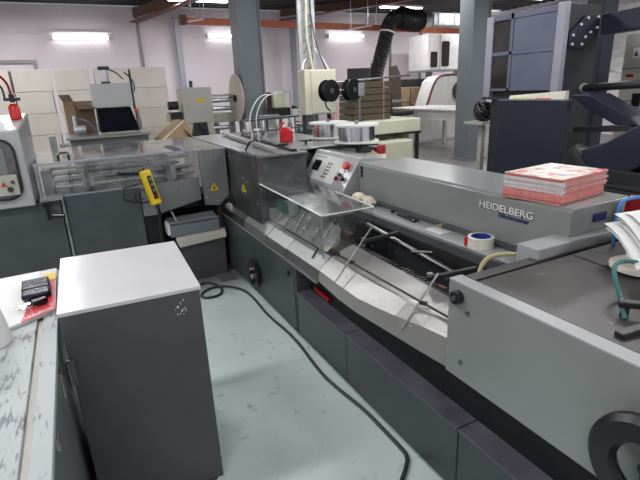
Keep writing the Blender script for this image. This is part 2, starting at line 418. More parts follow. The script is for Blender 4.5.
obj('base_frame', B(1.36, 2.32, -.6, 4.6, .07, .58), 'void', S)
obj('base_end_wall', B(1.195, 1.5, 2.80, 2.84, .06, .585), 'grey_dark', S)
obj('red_cover', MB().cyl((1.285, 2.68, .44), (1.285, 2.48, .43), .016, 12), 'red_deep', S, label='small dark red part inside the dark recess')
# sloped stainless guards
def guard(y0, y1, zA, zB, drop, m='steel'):
    mb = MB(); rows = []
    N_ = 8
    for i in range(N_+1):
        t = i/N_; y = y0+(y1-y0)*t
        za = zA-drop*math.sin(PI*t)
        rows.append([(1.205, y, za-.02), (1.20, y, za), (1.212, y, zB-drop*.5*math.sin(PI*t)), (1.30, y, .735), (1.40, y, .765), (1.455, y, .79)])
    mb.sheet(rows, .004); return obj('stainless_guard', mb, m, S)
guard(2.98, 3.36, .60, .655, 0); guard(3.37, 3.92, .60, .655, 0); guard(3.93, 4.55, .60, .655, 0, 'steel_dark')
guard(2.47, 2.97, .60, .66, 0)
# near pair: folded pale sheets with a triangular crease
mb = MB()
mb.sheet([[(1.20, 2.46, .60), (1.21, 2.46, .665), (1.30, 2.46, .735), (1.455, 2.46, .79)],
          [(1.20, 2.20, .575), (1.21, 2.20, .655), (1.30, 2.20, .728), (1.455, 2.20, .785)],
          [(1.20, 2.00, .575), (1.214, 2.00, .650), (1.30, 2.00, .728), (1.455, 2.00, .782)],
          [(1.205, 1.75, .590), (1.235, 1.72, .672), (1.31, 1.72, .735), (1.455, 1.72, .778)],
          [(1.21, 1.50, .605), (1.225, 1.48, .720), (1.32, 1.50, .745), (1.455, 1.50, .773)],
          [(1.215, 1.28, .620), (1.225, 1.28, .745), (1.33, 1.28, .755), (1.455, 1.28, .768)]], .004)
obj('stainless_guard', mb, 'steel_bright', S)
# saddle chain
mb = B(1.455, 1.495, 1.30, 3.6, .70, .765)
y = 1.32
while y < 3.4:
    mb.box(1.462, 1.498, y, y+.014, .765, .785); y += .028
obj('saddle_chain', mb, 'black', S)
obj('chain_rail', MB().box(1.452, 1.460, 1.30, 3.6, .73, .782), 'steel_dark', S)
obj('chain_link', MB().box(1.47, 1.495, 1.62, 1.67, .772, .79), 'copper', S); obj('chain_link', MB().box(1.46, 1.50, 2.50, 2.80, .772, .84), 'copper', S)
# trough behind the chain
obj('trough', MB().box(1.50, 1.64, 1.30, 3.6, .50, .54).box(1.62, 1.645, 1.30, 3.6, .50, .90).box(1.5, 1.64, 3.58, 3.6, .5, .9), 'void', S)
obj('trough_plate', MB().box(1.612, 1.620, 1.50, 2.30, .60, .82), 'slate', S, .003)
mb = MB()
for yy, zz in ((1.62, .66), (1.88, .72), (2.1, .66), (1.75, .77), (2.2, .78)): mb.cyl((1.611, yy, zz), (1.600, yy, zz), .010, 10)
obj('bolt', mb, 'rod', S)
obj('cover_rail', MB().box(1.63, 1.66, 1.34, 3.05, .90, .945), 'grey_dark', S)
obj('deck_strip', MB().box(1.66, 1.86, 1.34, 3.05, .90, .945), 'grey_light', S, .004)
obj('paper_scrap', MB().box(1.70, 1.78, 1.93, 2.06, .945, .948), 'paper', S)
obj('deck_step', MB().box(1.80, 1.85, 1.34, 3.05, .945, .962), 'grey_dark', S, .003)
obj('long_shaft', MB().cyl((1.585, 2.49, .893), (1.585, 1.40, .808), .013, 14), 'rod', S, smooth=True)
obj('cross_pin', MB().cyl((1.545, 1.98, .865), (1.625, 1.90, .868), .008, 10), 'rod', S)
# two clamp arms with pins, long guide rods
def clamp(yc, zc, big):
    a = obj('clamp_arm', MB().bar((1.44, yc+.14, zc-.05), (1.585, yc-.045, zc+.035), .034, .020), 'black', S, .003)
    obj('clamp_bolt', MB().cyl((1.45, yc+.13, zc-.07), (1.45, yc+.13, zc-.02), .016, 12), 'rod', a)
clamp(2.19, .890, 0); clamp(1.575, .868, 1)
for p0, p1 in (((1.18, 1.577, .666), (1.46, 1.66, .86)), ((1.18, 2.203, .685), (1.46, 2.235, .965)), ((1.24, 2.62, .69), (1.44, 2.72, .87)), ((1.36, 2.50, .78), (1.46, 2.66, .88))):
    obj('guide_rod', MB().cyl(p0, p1, .0055, 10), 'rod', S, smooth=True)
obj('side_lay_rod', MB().cyl((1.325, 3.5, .752), (1.325, 1.30, .762), .006, 10), 'black', S, smooth=True)
for yy in (1.60, 2.26, 2.44): obj('rod_clamp', MB().obox((1.325, yy, .76), .5, (.008, .020, .010)), 'black', S, .002)
obj('rear_link', MB().bar((1.52, 2.35, .80), (1.60, 2.02, .60), .014, .012), 'void', S)
# main long cover
mb = MB().prism([(1.85, .945), (1.85, 1.185), (1.865, 1.2), (2.28, 1.2), (2.30, 1.18), (2.30, .945)], 'y', 1.27, 3.02)
cover = obj('long_cover', mb, 'grey', S, .004)
obj('lower_casing', MB().box(1.86, 2.30, 1.0, 3.6, .58, .945), 'grey_mid', S)
obj('vent', MB().box(1.845, 1.852, 2.957, 2.985, 1.155, 1.182).box(1.845, 1.852, 2.957, 2.985, 1.128, 1.150).box(1.845, 1.852, 2.957, 2.985, 1.100, 1.122), 'black_plastic', cover)
text('lettering_outline', 'HEIDELBERG', .050, 'slate', cover, (1.8495, 1.797, 1.110), (0, -1, 0), (0, 0, 1), .0012, .339, .0028, 'dark outline of the chrome lettering')  # dark backing letters that form the outline
text('maker_lettering', 'HEIDELBERG', .050, 'white_paint', cover, (1.847, 1.795, 1.112), (0, -1, 0), (0, 0, 1), .002, .335, .0005, 'chrome maker lettering')
text('model_lettering', 'Stitchmaster', .034, 'label_blue', cover, (1.848, 1.668, 1.083), (0, -1, 0), (0, 0, 1),   .001, .190, .0006, 'small dark blue lettering')
obj('end_label', B(2.00, 2.085, 1.262, 1.271, 1.122, 1.158), 'label_blue', cover, label='small blue label on the cover end')
# console
cs = obj('control_console', MB().prism([(1.715, .99), (1.872, 1.225), (1.90, 1.232), (2.05, 1.215), (2.15, 1.195), (2.15, .945), (1.715, .945)], 'y', 3.03, 3.755), 'grey_light', S, .004)
d_ = Vector((1.872-1.715, 0, 1.225-.99)); d_.normalize(); nrm = Vector((-d_.z, 0, d_.x))
def onface(y, t, h=0): return Vector((1.715, y, .99))+d_*t+nrm*h     # t along the slope 0..0.283
def facepad(y0, y1, t0, t1, h0, h1):
    p = [onface(y0, t0, h0), onface(y1, t0, h0), onface(y1, t1, h0), onface(y0, t1, h0), onface(y0, t0, h1), onface(y1, t0, h1), onface(y1, t1, h1), onface(y0, t1, h1)]
    return MB().hexa(p)
obj('keypad_plate', facepad(3.24, 3.735, .03, .255, 0, .003), 'white_paint', cs, .002)
obj('display', facepad(3.545, 3.665, .105, .20, .003, .006), 'screen', cs, .002)
for k, (yy, tt) in enumerate([(3.42, .19), (3.38, .19), (3.42, .16), (3.38, .16), (3.42, .13), (3.38, .13), (3.42, .10), (3.38, .10), (3.43, .07), (3.39, .07)]):
    obj('key', facepad(yy-.013, yy+.013, tt-.008, tt+.008, .003, .007), 'grey_mid' if k != 8 else 'red_deep', cs)
obj('keypad_mark', facepad(3.50, 3.70, .232, .238, .003, .0035), 'grey_mid', cs)
for yy, tt, r, m, h in ((3.13, .20, .032, 'red', .035), (3.18, .125, .015, 'black_plastic', .02), (3.20, .085, .017, 'red_deep', .02), (3.11, .095, .022, 'black_plastic', .03), (3.15, .16, .011, 'white_paint', .012)):
    obj('emergency_stop' if m == 'red' else 'push_button', MB().cyl(onface(yy, tt, 0), onface(yy, tt, h*.5), r*.7, 18).cyl(onface(yy, tt, h*.5), onface(yy, tt, h), r, 18), m, cs, .002, label='red mushroom stop button' if m == 'red' else None)
# clear hood over the stitching heads
hood = obj('clear_hood', MB().box(1.255, 1.258, 2.48, 3.58, .74, 1.0), 'smoke', S, label='smoky clear plastic hood with bright edges')
obj('hood_top', MB().sheet([[(1.255, 2.48, 1.003), (1.45, 2.48, 1.012), (1.632, 2.48, 1.003)], [(1.255, 3.58, 1.03), (1.45, 3.58, 1.038), (1.632, 3.58, 1.03)]], .004), 'smoke_top', hood)
obj('hood_end', MB().box(1.258, 1.63, 2.478, 2.481, .80, 1.0), 'smoke', hood)
obj('hood_edge', MB().bar((1.254, 2.48, 1.004), (1.254, 3.58, 1.032), .009, .007).bar((1.256, 2.478, 1.004), (1.632, 2.478, 1.004), .007, .007).bar((1.632, 2.48, 1.004), (1.632, 3.0, 1.015), .006, .006), 'white_paint', hood)
obj('inner_guard', MB().sheet([[(1.30, 2.52, .75), (1.36, 2.52, .80), (1.41, 2.52, .89)], [(1.30, 3.5, .75), (1.36, 3.5, .80), (1.41, 3.5, .89)]], .003), 'satin', S)
# stitching heads inside
obj('hood_rod', MB().cyl((1.248, 2.47, .73), (1.248, 2.47, .99), .005, 8), 'rod', hood)
hd = obj('stitching_head', MB().box(1.42, 1.60, 2.66, 3.0, .80, .93).box(1.42, 1.60, 3.1, 3.42, .80, .95), 'head', S, .006)
obj('head_plate', MB().box(1.36, 1.42, 2.70, 2.86, .84, .93).box(1.34, 1.40, 3.14, 3.3, .84, .93), 'satin', hd, .004)
obj('circuit_board', MB().box(1.335, 1.34, 3.20, 3.42, .84, .93), 'green', hd)
for yy, s in ((2.56, 1), (2.80, 1.2), (3.05, 1)):
    obj('cam_plate', MB().prism([(1.34, .75), (1.40, .84*s if s == 1 else .88), (1.43, .86), (1.42, .80), (1.39, .74)], 'y', yy, yy+.03), 'glove', hd, .004)
mb = MB()
for yy in (2.62, 2.74, 2.92, 3.02, 3.2, 3.35): mb.cyl((1.30, yy, .76), (1.44, yy+.03, .92), .006, 8)
obj('head_rod', mb, 'rod', hd)
obj('head_block', MB().box(1.34, 1.40, 2.90, 2.97, .755, .85).box(1.30, 1.36, 3.44, 3.52, .74, .83).box(1.45, 1.55, 3.02, 3.08, .80, .99), 'satin', hd, .005)
# front edge drip rail
obj('front_rail', MB().box(1.185, 1.20, 2.46, 4.60, .575, .592), 'grey_mid', S, .003)
def handwheel(name, c, R, axisdir, parent, rim, m='black', hub=.03, depth=.05, spokes=3):
    c = Vector(c); a = Vector(axisdir).normalized()
    u = Vector((0, 1, 0)); v = a.cross(u)
    hw = obj(name, MB().tube([c+a*depth+(u*math.cos(t)+v*math.sin(t))*R for t in [2*PI*i/32 for i in range(33)]], rim, 10), m, parent, smooth=True)
    mb = MB().cyl(c, c+a*(depth+.01), hub*.5, 16).cyl(c+a*(depth-.015), c+a*(depth+.02), hub, 18)
    for k in range(spokes):
        t = 2*PI*k/spokes+.4; mb.bar(c+a*depth, c+a*depth+(u*math.cos(t)+v*math.sin(t))*R, .022, .012)
    obj('hub', mb, 'grey_mid', hw); return hw
hw = obj('handwheel', MB().lathe([(.05, -.03), (.105, -.055), (.12, -.045), (.12, -.025), (.10, -.02), (.05, -.01), (.05, -.03)], (1.195, 3.63, .262), 30, 'x'), 'black_plastic', S, smooth=True)
obj('hub', MB().cyl((1.195, 3.63, .262), (1.135, 3.63, .262), .050, 20), 'grey', hw, .004)
obj('crank_grip', MB().cyl((1.15, 3.54, .31), (1.09, 3.54, .31), .018, 12), 'black_plastic', hw, .004)

# stitching enclosure at the far end of the saddle (trimmer infeed)
E = thing('trimmer_infeed', (1.8, 4.6, 0), 'stainless box shaped trimmer infeed at the far corner of the long machine', 'machine')
obj('body', MB().box(1.30, 1.69, 3.62, 5.85, .83, 1.20).box(1.50, 1.69, 3.62, 5.85, .60, .83).box(1.69, 2.30, 3.80, 5.85, .60, 1.20), 'steel_dark', E)
obj('side_panel', MB().box(1.25, 1.30, 3.56, 4.37, .66, 1.245), 'steel_dark', E, .003, label='dark stained stainless side panel')
obj('end_panel', MB().box(1.30, 1.69, 3.585, 3.62, .80, 1.235), 'grey_dark', E, .003)
obj('end_window', MB().box(1.30, 1.56, 3.57, 3.583, .96, 1.215), 'smoke', E, label='clear plastic window in the end panel')
obj('top_plate', MB().box(1.25, 1.69, 3.55, 5.85, 1.235, 1.25).box(1.69, 2.32, 3.76, 5.85, 1.235, 1.25), 'grey_mid', E, .003)
obj('top_edge', MB().box(1.24, 1.262, 3.55, 4.37, 1.24, 1.258).box(1.24, 1.46, 3.545, 3.56, 1.24, 1.258), 'chrome', E)
obj('base_cabinet', B(1.30, 2.30, 4.62, 5.85, 0, .60), 'grey_dark', E)
def warn(y, z, parent, x):
    tr = obj('warning_sign', MB().prism([(y-.06, z-.03), (y+.06, z-.03), (y, z+.035)], 'x', x-.003, x), 'yellow', parent, label='yellow triangle warning sticker')
    obj('warning_mark', MB().prism([(y-.012, z-.02), (y+.012, z-.02), (y+.002, z+.012)], 'x', x-.0045, x-.003), 'black_plastic', tr)
warn(3.97, .93, E, 1.25)
mb = MB()
for yy, zz in ((4.30, 1.18), (4.30, .78), (3.64, 1.15), (3.64, .85), (3.95, 1.02), (3.88, 1.0), (3.93, .94)): mb.cyl((1.25, yy, zz), (1.243, yy, zz), .011, 10)
obj('panel_screw', mb, 'chrome', E)
obj('slide_bar', MB().bar((1.56, 5.55, 1.275), (1.44, 3.66, 1.275), .035, .03), 'steel_bright', E, .003, label='bright square slide bar on top')
obj('slide_rail', MB().bar((1.75, 5.4, 1.262), (1.60, 3.62, 1.262), .05, .022), 'black', E, .003)
obj('top_handle', MB().tube([(1.30, 3.98, 1.25), (1.33, 3.98, 1.31), (1.40, 4.05, 1.33), (1.48, 4.12, 1.31)], .010, 8, 2), 'black_plastic', E)
for dx in (0, .06):
    w_ = obj('wire_guide', MB().cyl((1.42+dx, 4.12, 1.25), (1.42+dx, 4.12, 1.37), .014, 12), 'chrome', E)
    obj('wire_tube', MB().tube([(1.42+dx, 4.12, 1.36), (1.41+dx, 4.14, 1.50), (1.48+dx, 4.2, 1.62), (1.62+dx, 4.35, 1.70), (1.78+dx, 4.5, 1.70)], .005, 8, 2), 'white_paint', w_)
for x, y in ((1.90, 4.02), (1.62, 3.90)):
    obj('wing_knob', MB().cyl((x, y, 1.25), (x, y, 1.275), .012, 10).box(x-.05, x+.05, y-.012, y+.012, 1.275, 1.292), 'black_plastic', E, .003)
for i in range(4):
    x, y = 1.75+.20*i, 5.15+.06*i
    obj('air_cylinder', MB().cyl((x, y, 1.25), (x, y, 1.42), .05, 14), 'chrome', E)
obj('cylinder_bracket', MB().bar((1.68, 5.13, 1.43), (2.42, 5.35, 1.43), .12, .02).bar((1.68, 5.13, 1.30), (2.42, 5.35, 1.30), .11, .012), 'steel_dark', E)

# corner post plate between infeed and delivery
Cn = thing('corner_guard', (1.11, 4.45, 0), 'grey steel corner guard plate with yellow warning triangle beside the stained stainless box', 'guard')
obj('plate', MB().prism([(.985, 1.245), (1.238, 1.245), (1.235, .80), (1.13, .71), (1.0, .73)], 'y', 4.40, 4.44), 'grey_mid', Cn, .004)
obj('side_plate', MB().box(1.215, 1.235, 4.44, 5.2, .75, 1.24), 'grey_mid', Cn)
obj('foot', MB().box(1.02, 1.22, 4.85, 5.25, 0, .75), 'void', Cn)
tr = obj('warning_sign', MB().prism([(1.055, .86), (1.135, .86), (1.095, .935)], 'y', 4.396, 4.40), 'yellow', Cn, label='yellow triangle warning sticker')
obj('warning_mark', MB().prism([(1.085, .872), (1.105, .872), (1.097, .912)], 'y', 4.3945, 4.396), 'black_plastic', tr)
mb = MB()
for p in ((1.12, 1.21), (1.12, .76), (1.21, 1.13), (1.02, .80)): mb.cyl((p[0], 4.40, p[1]), (p[0], 4.392, p[1]), .011, 10)
obj('screw', mb, 'chrome', Cn)

# ================================================================== DELIVERY CONVEYOR under clear covers
D = thing('delivery_conveyor', (.35, 5.1, 0), 'dark grey delivery conveyor under a long scuffed clear plastic cover, left of the corner', 'conveyor')
obj('front_panel', MB().box(-.165, .44, 4.50, 4.53, .04, .965), 'grey_dark', D, .003)
obj('panel_edge', MB().box(-.19, -.17, 4.48, 4.53, .04, .965), 'grey', D)
obj('skirt_panel', MB().prism([(.445, .965), (.98, .985), (.98, .775), (.56, .69), (.445, .69)], 'y', 4.47, 4.50), 'grey_mid', D, .003)
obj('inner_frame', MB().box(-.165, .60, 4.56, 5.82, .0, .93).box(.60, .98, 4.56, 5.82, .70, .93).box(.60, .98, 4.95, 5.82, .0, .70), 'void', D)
obj('left_ledge', MB().box(-.34, -.17, 4.42, 4.55, .945, .975), 'grey', D, .004)
kb = obj('latch_knob', MB().cyl((-.30, 4.42, .92), (-.30, 4.38, .92), .028, 14).cyl((-.30, 4.40, .90), (-.30, 4.40, .80), .014, 10), 'black_plastic', D, .003)
obj('latch_grip', MB().cyl((-.27, 4.40, .83), (-.18, 4.38, .82), .02, 12), 'black_plastic', kb, .003)
obj('cover_front', MB().box(-.33, .985, 4.498, 4.503, .965, 1.235), 'scuffed', D, label='scuffed clear plastic front')
obj('cover_top', MB().box(-.33, 1.235, 4.50, 5.85, 1.238, 1.244), 'scuffed_top', D, label='whitish clear plastic top')
obj('cover_edge', MB().box(-.34, .985, 4.490, 4.506, 1.232, 1.25).box(-.34, .985, 4.495, 4.51, .958, .970).box(-.335, -.32, 4.495, 4.51, .965, 1.24), 'silver', D)
mb = MB()
for z, y in ((1.02, 4.62), (1.08, 4.66), (1.16, 4.78)): mb.cyl((-.30, y, z), (.98, y, z), .014, 12)
obj('guide_bar', mb, 'steel_bright', D, smooth=True)
mb = MB()
for i in range(9): mb.cyl((-.26+.145*i, 4.75, 1.0), (-.26+.145*i, 5.7, 1.0), .022, 12)
obj('roller', mb, 'rod', D)
obj('belt', MB().box(-.28, .98, 4.9, 5.1, 1.02, 1.035).box(-.28, .98, 5.35, 5.55, 1.02, 1.035), 'black', D)
obj('crossbar', MB().box(.02, .06, 4.56, 5.7, .96, 1.18).box(.70, .75, 4.56, 5.7, .96, 1.20), 'steel_dark', D, .004)
obj('clamp_block', MB().box(.0, .09, 4.57, 4.68, 1.0, 1.12).box(.70, .80, 4.57, 4.68, .98, 1.12).box(-.30, -.22, 4.57, 4.75, .96, 1.18), 'steel', D, .008)
obj('deck', MB().box(-.30, .98, 4.56, 5.75, .935, .96), 'grey_mid', D)
obj('cover_handle', MB().tube([(.29, 4.50, 1.105), (.29, 4.455, 1.10), (.35, 4.445, 1.095), (.47, 4.445, 1.085), (.50, 4.46, 1.10), (.50, 4.50, 1.115)], .014, 8, 1), 'black_plastic', D)
obj('top_latch', MB().tube([(-.15, 4.62, 1.245), (-.15, 4.62, 1.285), (-.14, 4.80, 1.29), (-.07, 4.80, 1.29), (-.07, 4.62, 1.28), (-.07, 4.62, 1.245)], .011, 8, 0), 'black_plastic', D)
obj('top_vent', MB().prism([(.79, 5.0), (.86, 5.02), (.87, 4.58), (.80, 4.60)], 'z', 1.244, 1.250), 'black_plastic', D)
obj('skirt_screw', MB().cyl((.78, 4.47, .88), (.78, 4.464, .88), .010, 10).cyl((.58, 4.47, .76), (.58, 4.464, .76), .008, 10), 'chrome', D)
obj('pendant_holder', MB().tube([(.44, 4.49, .99), (.31, 4.46, .97), (.30, 4.46, .87), (.40, 4.46, .83), (.47, 4.44, .86)], .006, 8, 0).tube([(.46+.07*math.cos(a), 4.44, .88+.06*math.sin(a)) for a in [2*PI*i/20 for i in range(21)]], .006, 8), 'black', D)
# delivery tray parts under the skirt
dt = obj('output_tray', MB().prism([(4.39, .47), (4.375, .575), (4.44, .605), (4.58, .625), (4.60, .48)], 'x', .64, 1.10), 'column', D, .004, label='blue grey output tray')
obj('tray_end', MB().box(.615, .64, 4.37, 4.50, .50, .612), 'white_paint', dt, .004)
obj('tray_rod', MB().cyl((.68, 4.54, .74), (.72, 4.46, .60), .010, 10), 'rod', dt)
obj('tray_edge', MB().bar((.64, 4.40, .604), (1.10, 4.40, .604), .05, .006), 'silver', dt)
obj('tray_belt', MB().box(.66, 1.08, 4.60, 4.95, .53, .56), 'void', dt)

pn = thing('pendant_control', (.52, 4.36, .82), 'yellow hanging hand control with dark buttons in front of the clear conveyor cover', 'remote control')
Rm = Matrix.Rotation(-.19, 3, 'Y') @ Matrix.Rotation(-.1, 3, 'X') @ Matrix.Rotation(.35, 3, 'Z')
pc = Vector((.52, 4.34, .97))
def pb(c, h): return MB().obox(pc+Rm @ Vector(c), Rm, h)
obj('body', pb((0, 0, 0), (.042, .035, .155)), 'yellow', pn, .014, segs=3)
obj('button_panel', pb((.005, -.036, 0), (.020, .004, .105)), 'black_plastic', pn, .003)
for k in range(4):
    c = pc+Rm @ Vector((.005, -.04, .075-.05*k))
    obj('button', MB().cyl(c, c+Rm @ Vector((0, -.012, 0)), .014, 12), 'red_deep' if k == 3 else 'grey_mid', pn, .002)
obj('cable_gland', MB().cyl(pc+Rm @ Vector((0, 0, -.155)), pc+Rm @ Vector((0, 0, -.23)), .018, 12, .012), 'black_plastic', pn)
obj('cable', MB().tube([pc+Rm @ Vector((0, 0, -.22)), (.55, 4.34, .60), (.555, 4.36, .30), (.54, 4.4, .03)], .016, 8, 2), 'black', pn)
obj('hook', MB().tube([pc+Rm @ Vector((0, .03, .10)), (.47, 4.42, 1.12), (.47, 4.47, 1.12), (.47, 4.49, 1.08)], .006, 8, 1), 'black', pn)

bn = thing('waste_bin', (.95, 4.62, 0), 'dark grey sheet metal waste bin on the floor under the output tray', 'bin')
obj('body', MB().prism([(.72, .0), (1.135, 0), (1.15, .40), (.72, .37)], 'y', 4.40, 4.85), 'charcoal', bn, .004)
obj('floor_plate', MB().box(1.02, 1.18, 4.20, 4.40, 0, .012), 'grey_mid', bn)
tag(obj('cardboard_flap', MB().sheet([[(.705, 4.365, .375), (1.155, 4.365, .405)], [(.675, 4.355, .455), (1.145, 4.355, .47)], [(.69, 4.42, .47), (1.16, 4.42, .475)]], .006), 'card_pale'), 'pale cardboard sheet lying on the dark waste bin below the tray', 'cardboard')

# ================================================================== TRIMMER CABINET (far left)
T = thing('trimmer_cabinet', (-.9, 4.9, 0), 'light grey enclosed trimmer with a rounded black framed window at the left', 'machine')
foot = [(-1.6, 4.40), (-.372, 4.40), (-.345, 5.0), (-1.6, 5.0)]
obj('body', MB().add([(x, y, .93) for x, y in foot]+[(-1.6, 4.4, 1.48), (-.372, 4.4, 1.535), (-.325, 5.0, 1.64), (-1.6, 5.0, 1.60)], [(0, 1, 2, 3), (4, 5, 6, 7), (0, 1, 5, 4), (1, 2, 6, 5), (2, 3, 7, 6), (3, 0, 4, 7)]), 'grey_light', T, .012, segs=3)
obj('base', B(-1.6, -.20, 4.46, 5.8, 0, .935), 'grey_dark', T, .003)
wf = obj('window_frame', MB().prism(rrect(-1.3, -.425, 1.00, 1.475, .10), 'y', 4.375, 4.40), 'black_plastic', T, .004)
obj('window_pane', MB().prism(rrect(-1.285, -.442, 1.018, 1.458, .088), 'y', 4.371, 4.376), G['head'], wf)
obj('pane_machinery', MB().box(-.60, -.50, 4.366, 4.372, 1.20, 1.40).box(-.8, -.62, 4.366, 4.372, 1.24, 1.34), 'grey_mid', wf, .003)
cp = obj('button_plate', MB().box(-1.2, -.452, 4.362, 4.372, 1.04, 1.20), 'beige', T, .004)
tr = obj('warning_sign', MB().prism([(-.575, 1.11), (-.52, 1.11), (-.548, 1.158)], 'y', 4.359, 4.362), 'orange', cp, label='orange warning triangle sticker')
obj('warning_mark', MB().prism([(-.555, 1.118), (-.541, 1.118), (-.547, 1.145)], 'y', 4.3575, 4.359), 'black_plastic', tr)
for x, z, r in ((-.485, 1.145, .014), (-.51, 1.09, .022), (-.61, 1.15, .014)): obj('knob', MB().cyl((x, 4.362, z), (x, 4.34, z), r, 14), 'steel_dark', cp, .002)
obj('back_bracket', MB().box(-.22, -.16, 5.4, 5.5, 1.25, 1.40).cyl((-.14, 5.45, 1.30), (-.05, 5.45, 1.30), .02, 10), 'grey', T, .003)

rf = thing('air_regulator', (-.40, 4.75, 1.66), 'red air regulator with curved hoses on top of the light grey trimmer', 'regulator')
obj('bowl', MB().lathe([(.02, 0), (.042, .01), (.042, .10), (.03, .12), (.015, .13)], (-.40, 4.80, 1.595), 18), 'red', rf, smooth=True)
obj('valve', MB().cyl((-.40, 4.8, 1.735), (-.40, 4.8, 1.80), .02, 12).cyl((-.46, 4.8, 1.76), (-.34, 4.8, 1.76), .014, 10), 'black_plastic', rf)
obj('hose', MB().tube([(-.40, 4.8, 1.80), (-.41, 4.82, 1.90), (-.50, 4.85, 1.99), (-.62, 4.9, 2.0), (-.75, 4.9, 1.96)], .010, 8, 2), 'red_deep', rf)
obj('hose', MB().tube([(-.45, 4.8, 1.76), (-.45, 4.82, 1.86), (-.52, 4.85, 1.92), (-.65, 4.9, 1.94)], .008, 8, 2), 'black', rf)
gl = thing('pressure_gauge', (-.57, 4.9, 1.65), 'round silver cylinder unit on the trimmer roof at the left picture edge', 'gauge')
obj('body', MB().cyl((-.70, 4.9, 1.80), (-.52, 4.9, 1.80), .11, 24), 'galv', gl, .01)
obj('stand', MB().box(-.66, -.56, 4.85, 4.95, 1.63, 1.72), 'black', gl)

# ================================================================== FEEDER STATION (right foreground)
Fd = thing('feeding_station', (1.9, .4, 0), 'light grey feeding station with flat brown feed plate at the right foreground', 'machine')
obj('front_panel', MB().prism([(1.285, 1.03), (-.6, 1.03), (-.6, .625), (1.285, .625)], 'x', 1.187, 1.217), 'grey', Fd, .004)
obj('front_rim', MB().box(1.187, 1.248, -.6, 1.285, 1.024, 1.032), 'grey_light', Fd, .002)
obj('far_rim', MB().box(1.248, 2.60, 1.215, 1.266, 1.000, 1.034), 'feed_top', Fd, .002)
obj('feed_plate', MB().box(1.248, 2.60, -.6, 1.200, 1.015, 1.032), 'feed_top', Fd, .002, label='flat brown grey feed plate')
obj('groove', MB().box(1.248, 2.60, 1.200, 1.215, 1.0, 1.020), 'black', Fd)
obj('plate_slot', MB().bar((1.775, 1.187, 1.0328), (1.755, .95, 1.0328), .010, .002), 'black_plastic', Fd)
for x, y in ((1.50, 1.12), (1.43, .91), (1.34, .75)): obj('plate_screw', MB().cyl((x, y, 1.032), (x, y, 1.0328), .008, 14), 'grey_mid', Fd)
obj('raised_block', MB().box(1.605, 1.846, 1.225, 1.335, .95, 1.078).box(1.846, 2.55, 1.225, 1.266, .95, 1.078), 'grey_light', Fd, .004)
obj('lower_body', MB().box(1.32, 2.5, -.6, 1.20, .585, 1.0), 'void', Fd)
kb = obj('side_knob', MB().cyl((1.187, 1.225, .975), (1.158, 1.225, .975), .027, 20), 'black_plastic', Fd, .004)
obj('knob_cap', MB().cyl((1.158, 1.225, .975), (1.152, 1.225, .975), .010, 14), 'rod', kb)
obj('front_screw', MB().cyl((1.187, 1.175, .925), (1.180, 1.175, .925), .009, 12).cyl((1.187, 1.20, .705), (1.180, 1.20, .705), .010, 12), 'rod', Fd)
wheel = obj('handwheel', MB().lathe([(.075, -.075), (.085, -.095), (.135, -.095), (.150, -.08), (.152, -.065), (.142, -.055), (.085, -.055), (.075, -.075)], (1.187, .480, .805), 48, 'x'), 'black_plastic', Fd, smooth=True, label='large black handwheel')
obj('spoke', MB().bar((1.13, .485, .80), (1.13, .40, .72), .03, .012).bar((1.13, .485, .80), (1.13, .48, .68), .03, .012), 'black_plastic', wheel)
obj('hub', MB().cyl((1.205, .485, .80), (1.12, .485, .80), .022, 18), 'black_plastic', wheel)
def tiny(y, z, parent):
    obj('rivet', MB().cyl((1.11, y, z), (1.105, y, z), .004, 8), 'rod', parent)
tiny(.55, .89, wheel); tiny(.53, .885, wheel)
# pile stop arms, hoses at the right edge
pa = obj('paper_stop', MB().bar((1.405, .775, 1.075), (1.50, .66, 1.08), .03, .020).bar((1.42, .76, 1.03), (1.42, .76, 1.07), .02, .02), 'black', Fd, .003)
obj('stop_arm', MB().bar((1.28, .69, 1.04), (1.50, .66, 1.05), .030, .016), 'black', pa, .003)
obj('teal_hose', MB().tube([(1.40, .745, 1.035), (1.42, .78, 1.09), (1.50, .86, 1.13), (1.57, .89, 1.145), (1.66, .86, 1.13), (1.72, .82, 1.06)], .0075, 8, 2), 'teal', Fd)
obj('blue_tube', MB().tube([(2.045, 1.19, 1.03), (2.043, 1.19, 1.16), (2.047, 1.19, 1.215), (2.09, 1.18, 1.235), (2.20, 1.16, 1.230), (2.4, 1.10, 1.19)], .0075, 8, 2), 'blue', Fd, label='bright blue air tube arch')
obj('tan_hose', MB().tube([(1.50, 1.42, .80), (1.52, 1.46, .90), (1.57, 1.48, .965), (1.64, 1.46, .985), (1.72, 1.40, .985), (1.85, 1.36, .98)], .011, 8, 2), 'hose_tan', Fd, label='curved tan hose')
rc = obj('red_knob', MB().lathe([(.03, 0), (.04, .02), (.035, .09), (.02, .10)], (2.20, 1.21, 1.125), 18), 'red_deep', Fd, smooth=True)
obj('knob_collar', MB().cyl((2.20, 1.21, 1.03), (2.20, 1.21, 1.125), .04, 18), 'beige', rc)
# sheets of paper on the feeder
for k in range(6):
    z = 1.150+.010*k; a = .03*k
    rows = []
    for i in range(5):
        u = i/4; rows.append([(1.60+.5*v/4+.02*k+.22*u, .84+.26*u+.02*math.sin(k*2)-.05*v/4, z+.030*math.sin(PI*u*.8)*(1-v/5)-.03*(1-u)*(v == 0)) for v in range(5)])
    tag(obj('paper_sheet', MB().sheet(rows, .0012), 'paper'), ['lowest', 'second lowest', 'third lowest', 'third topmost', 'second topmost', 'topmost'][k]+' white sheet of the loose pile on the feeding station at the right edge', 'paper', 'loose white sheets on the feeder')
obj('pile_support', MB().box(1.84, 2.2, .80, 1.02, 1.032, 1.12), 'white_paint', Fd, .01)
obj('suction_cam', MB().lathe([(.09, 0), (.10, .005), (.10, .02), (.09, .025)], (1.82, .95, 1.04), 28), 'tape_side', Fd)

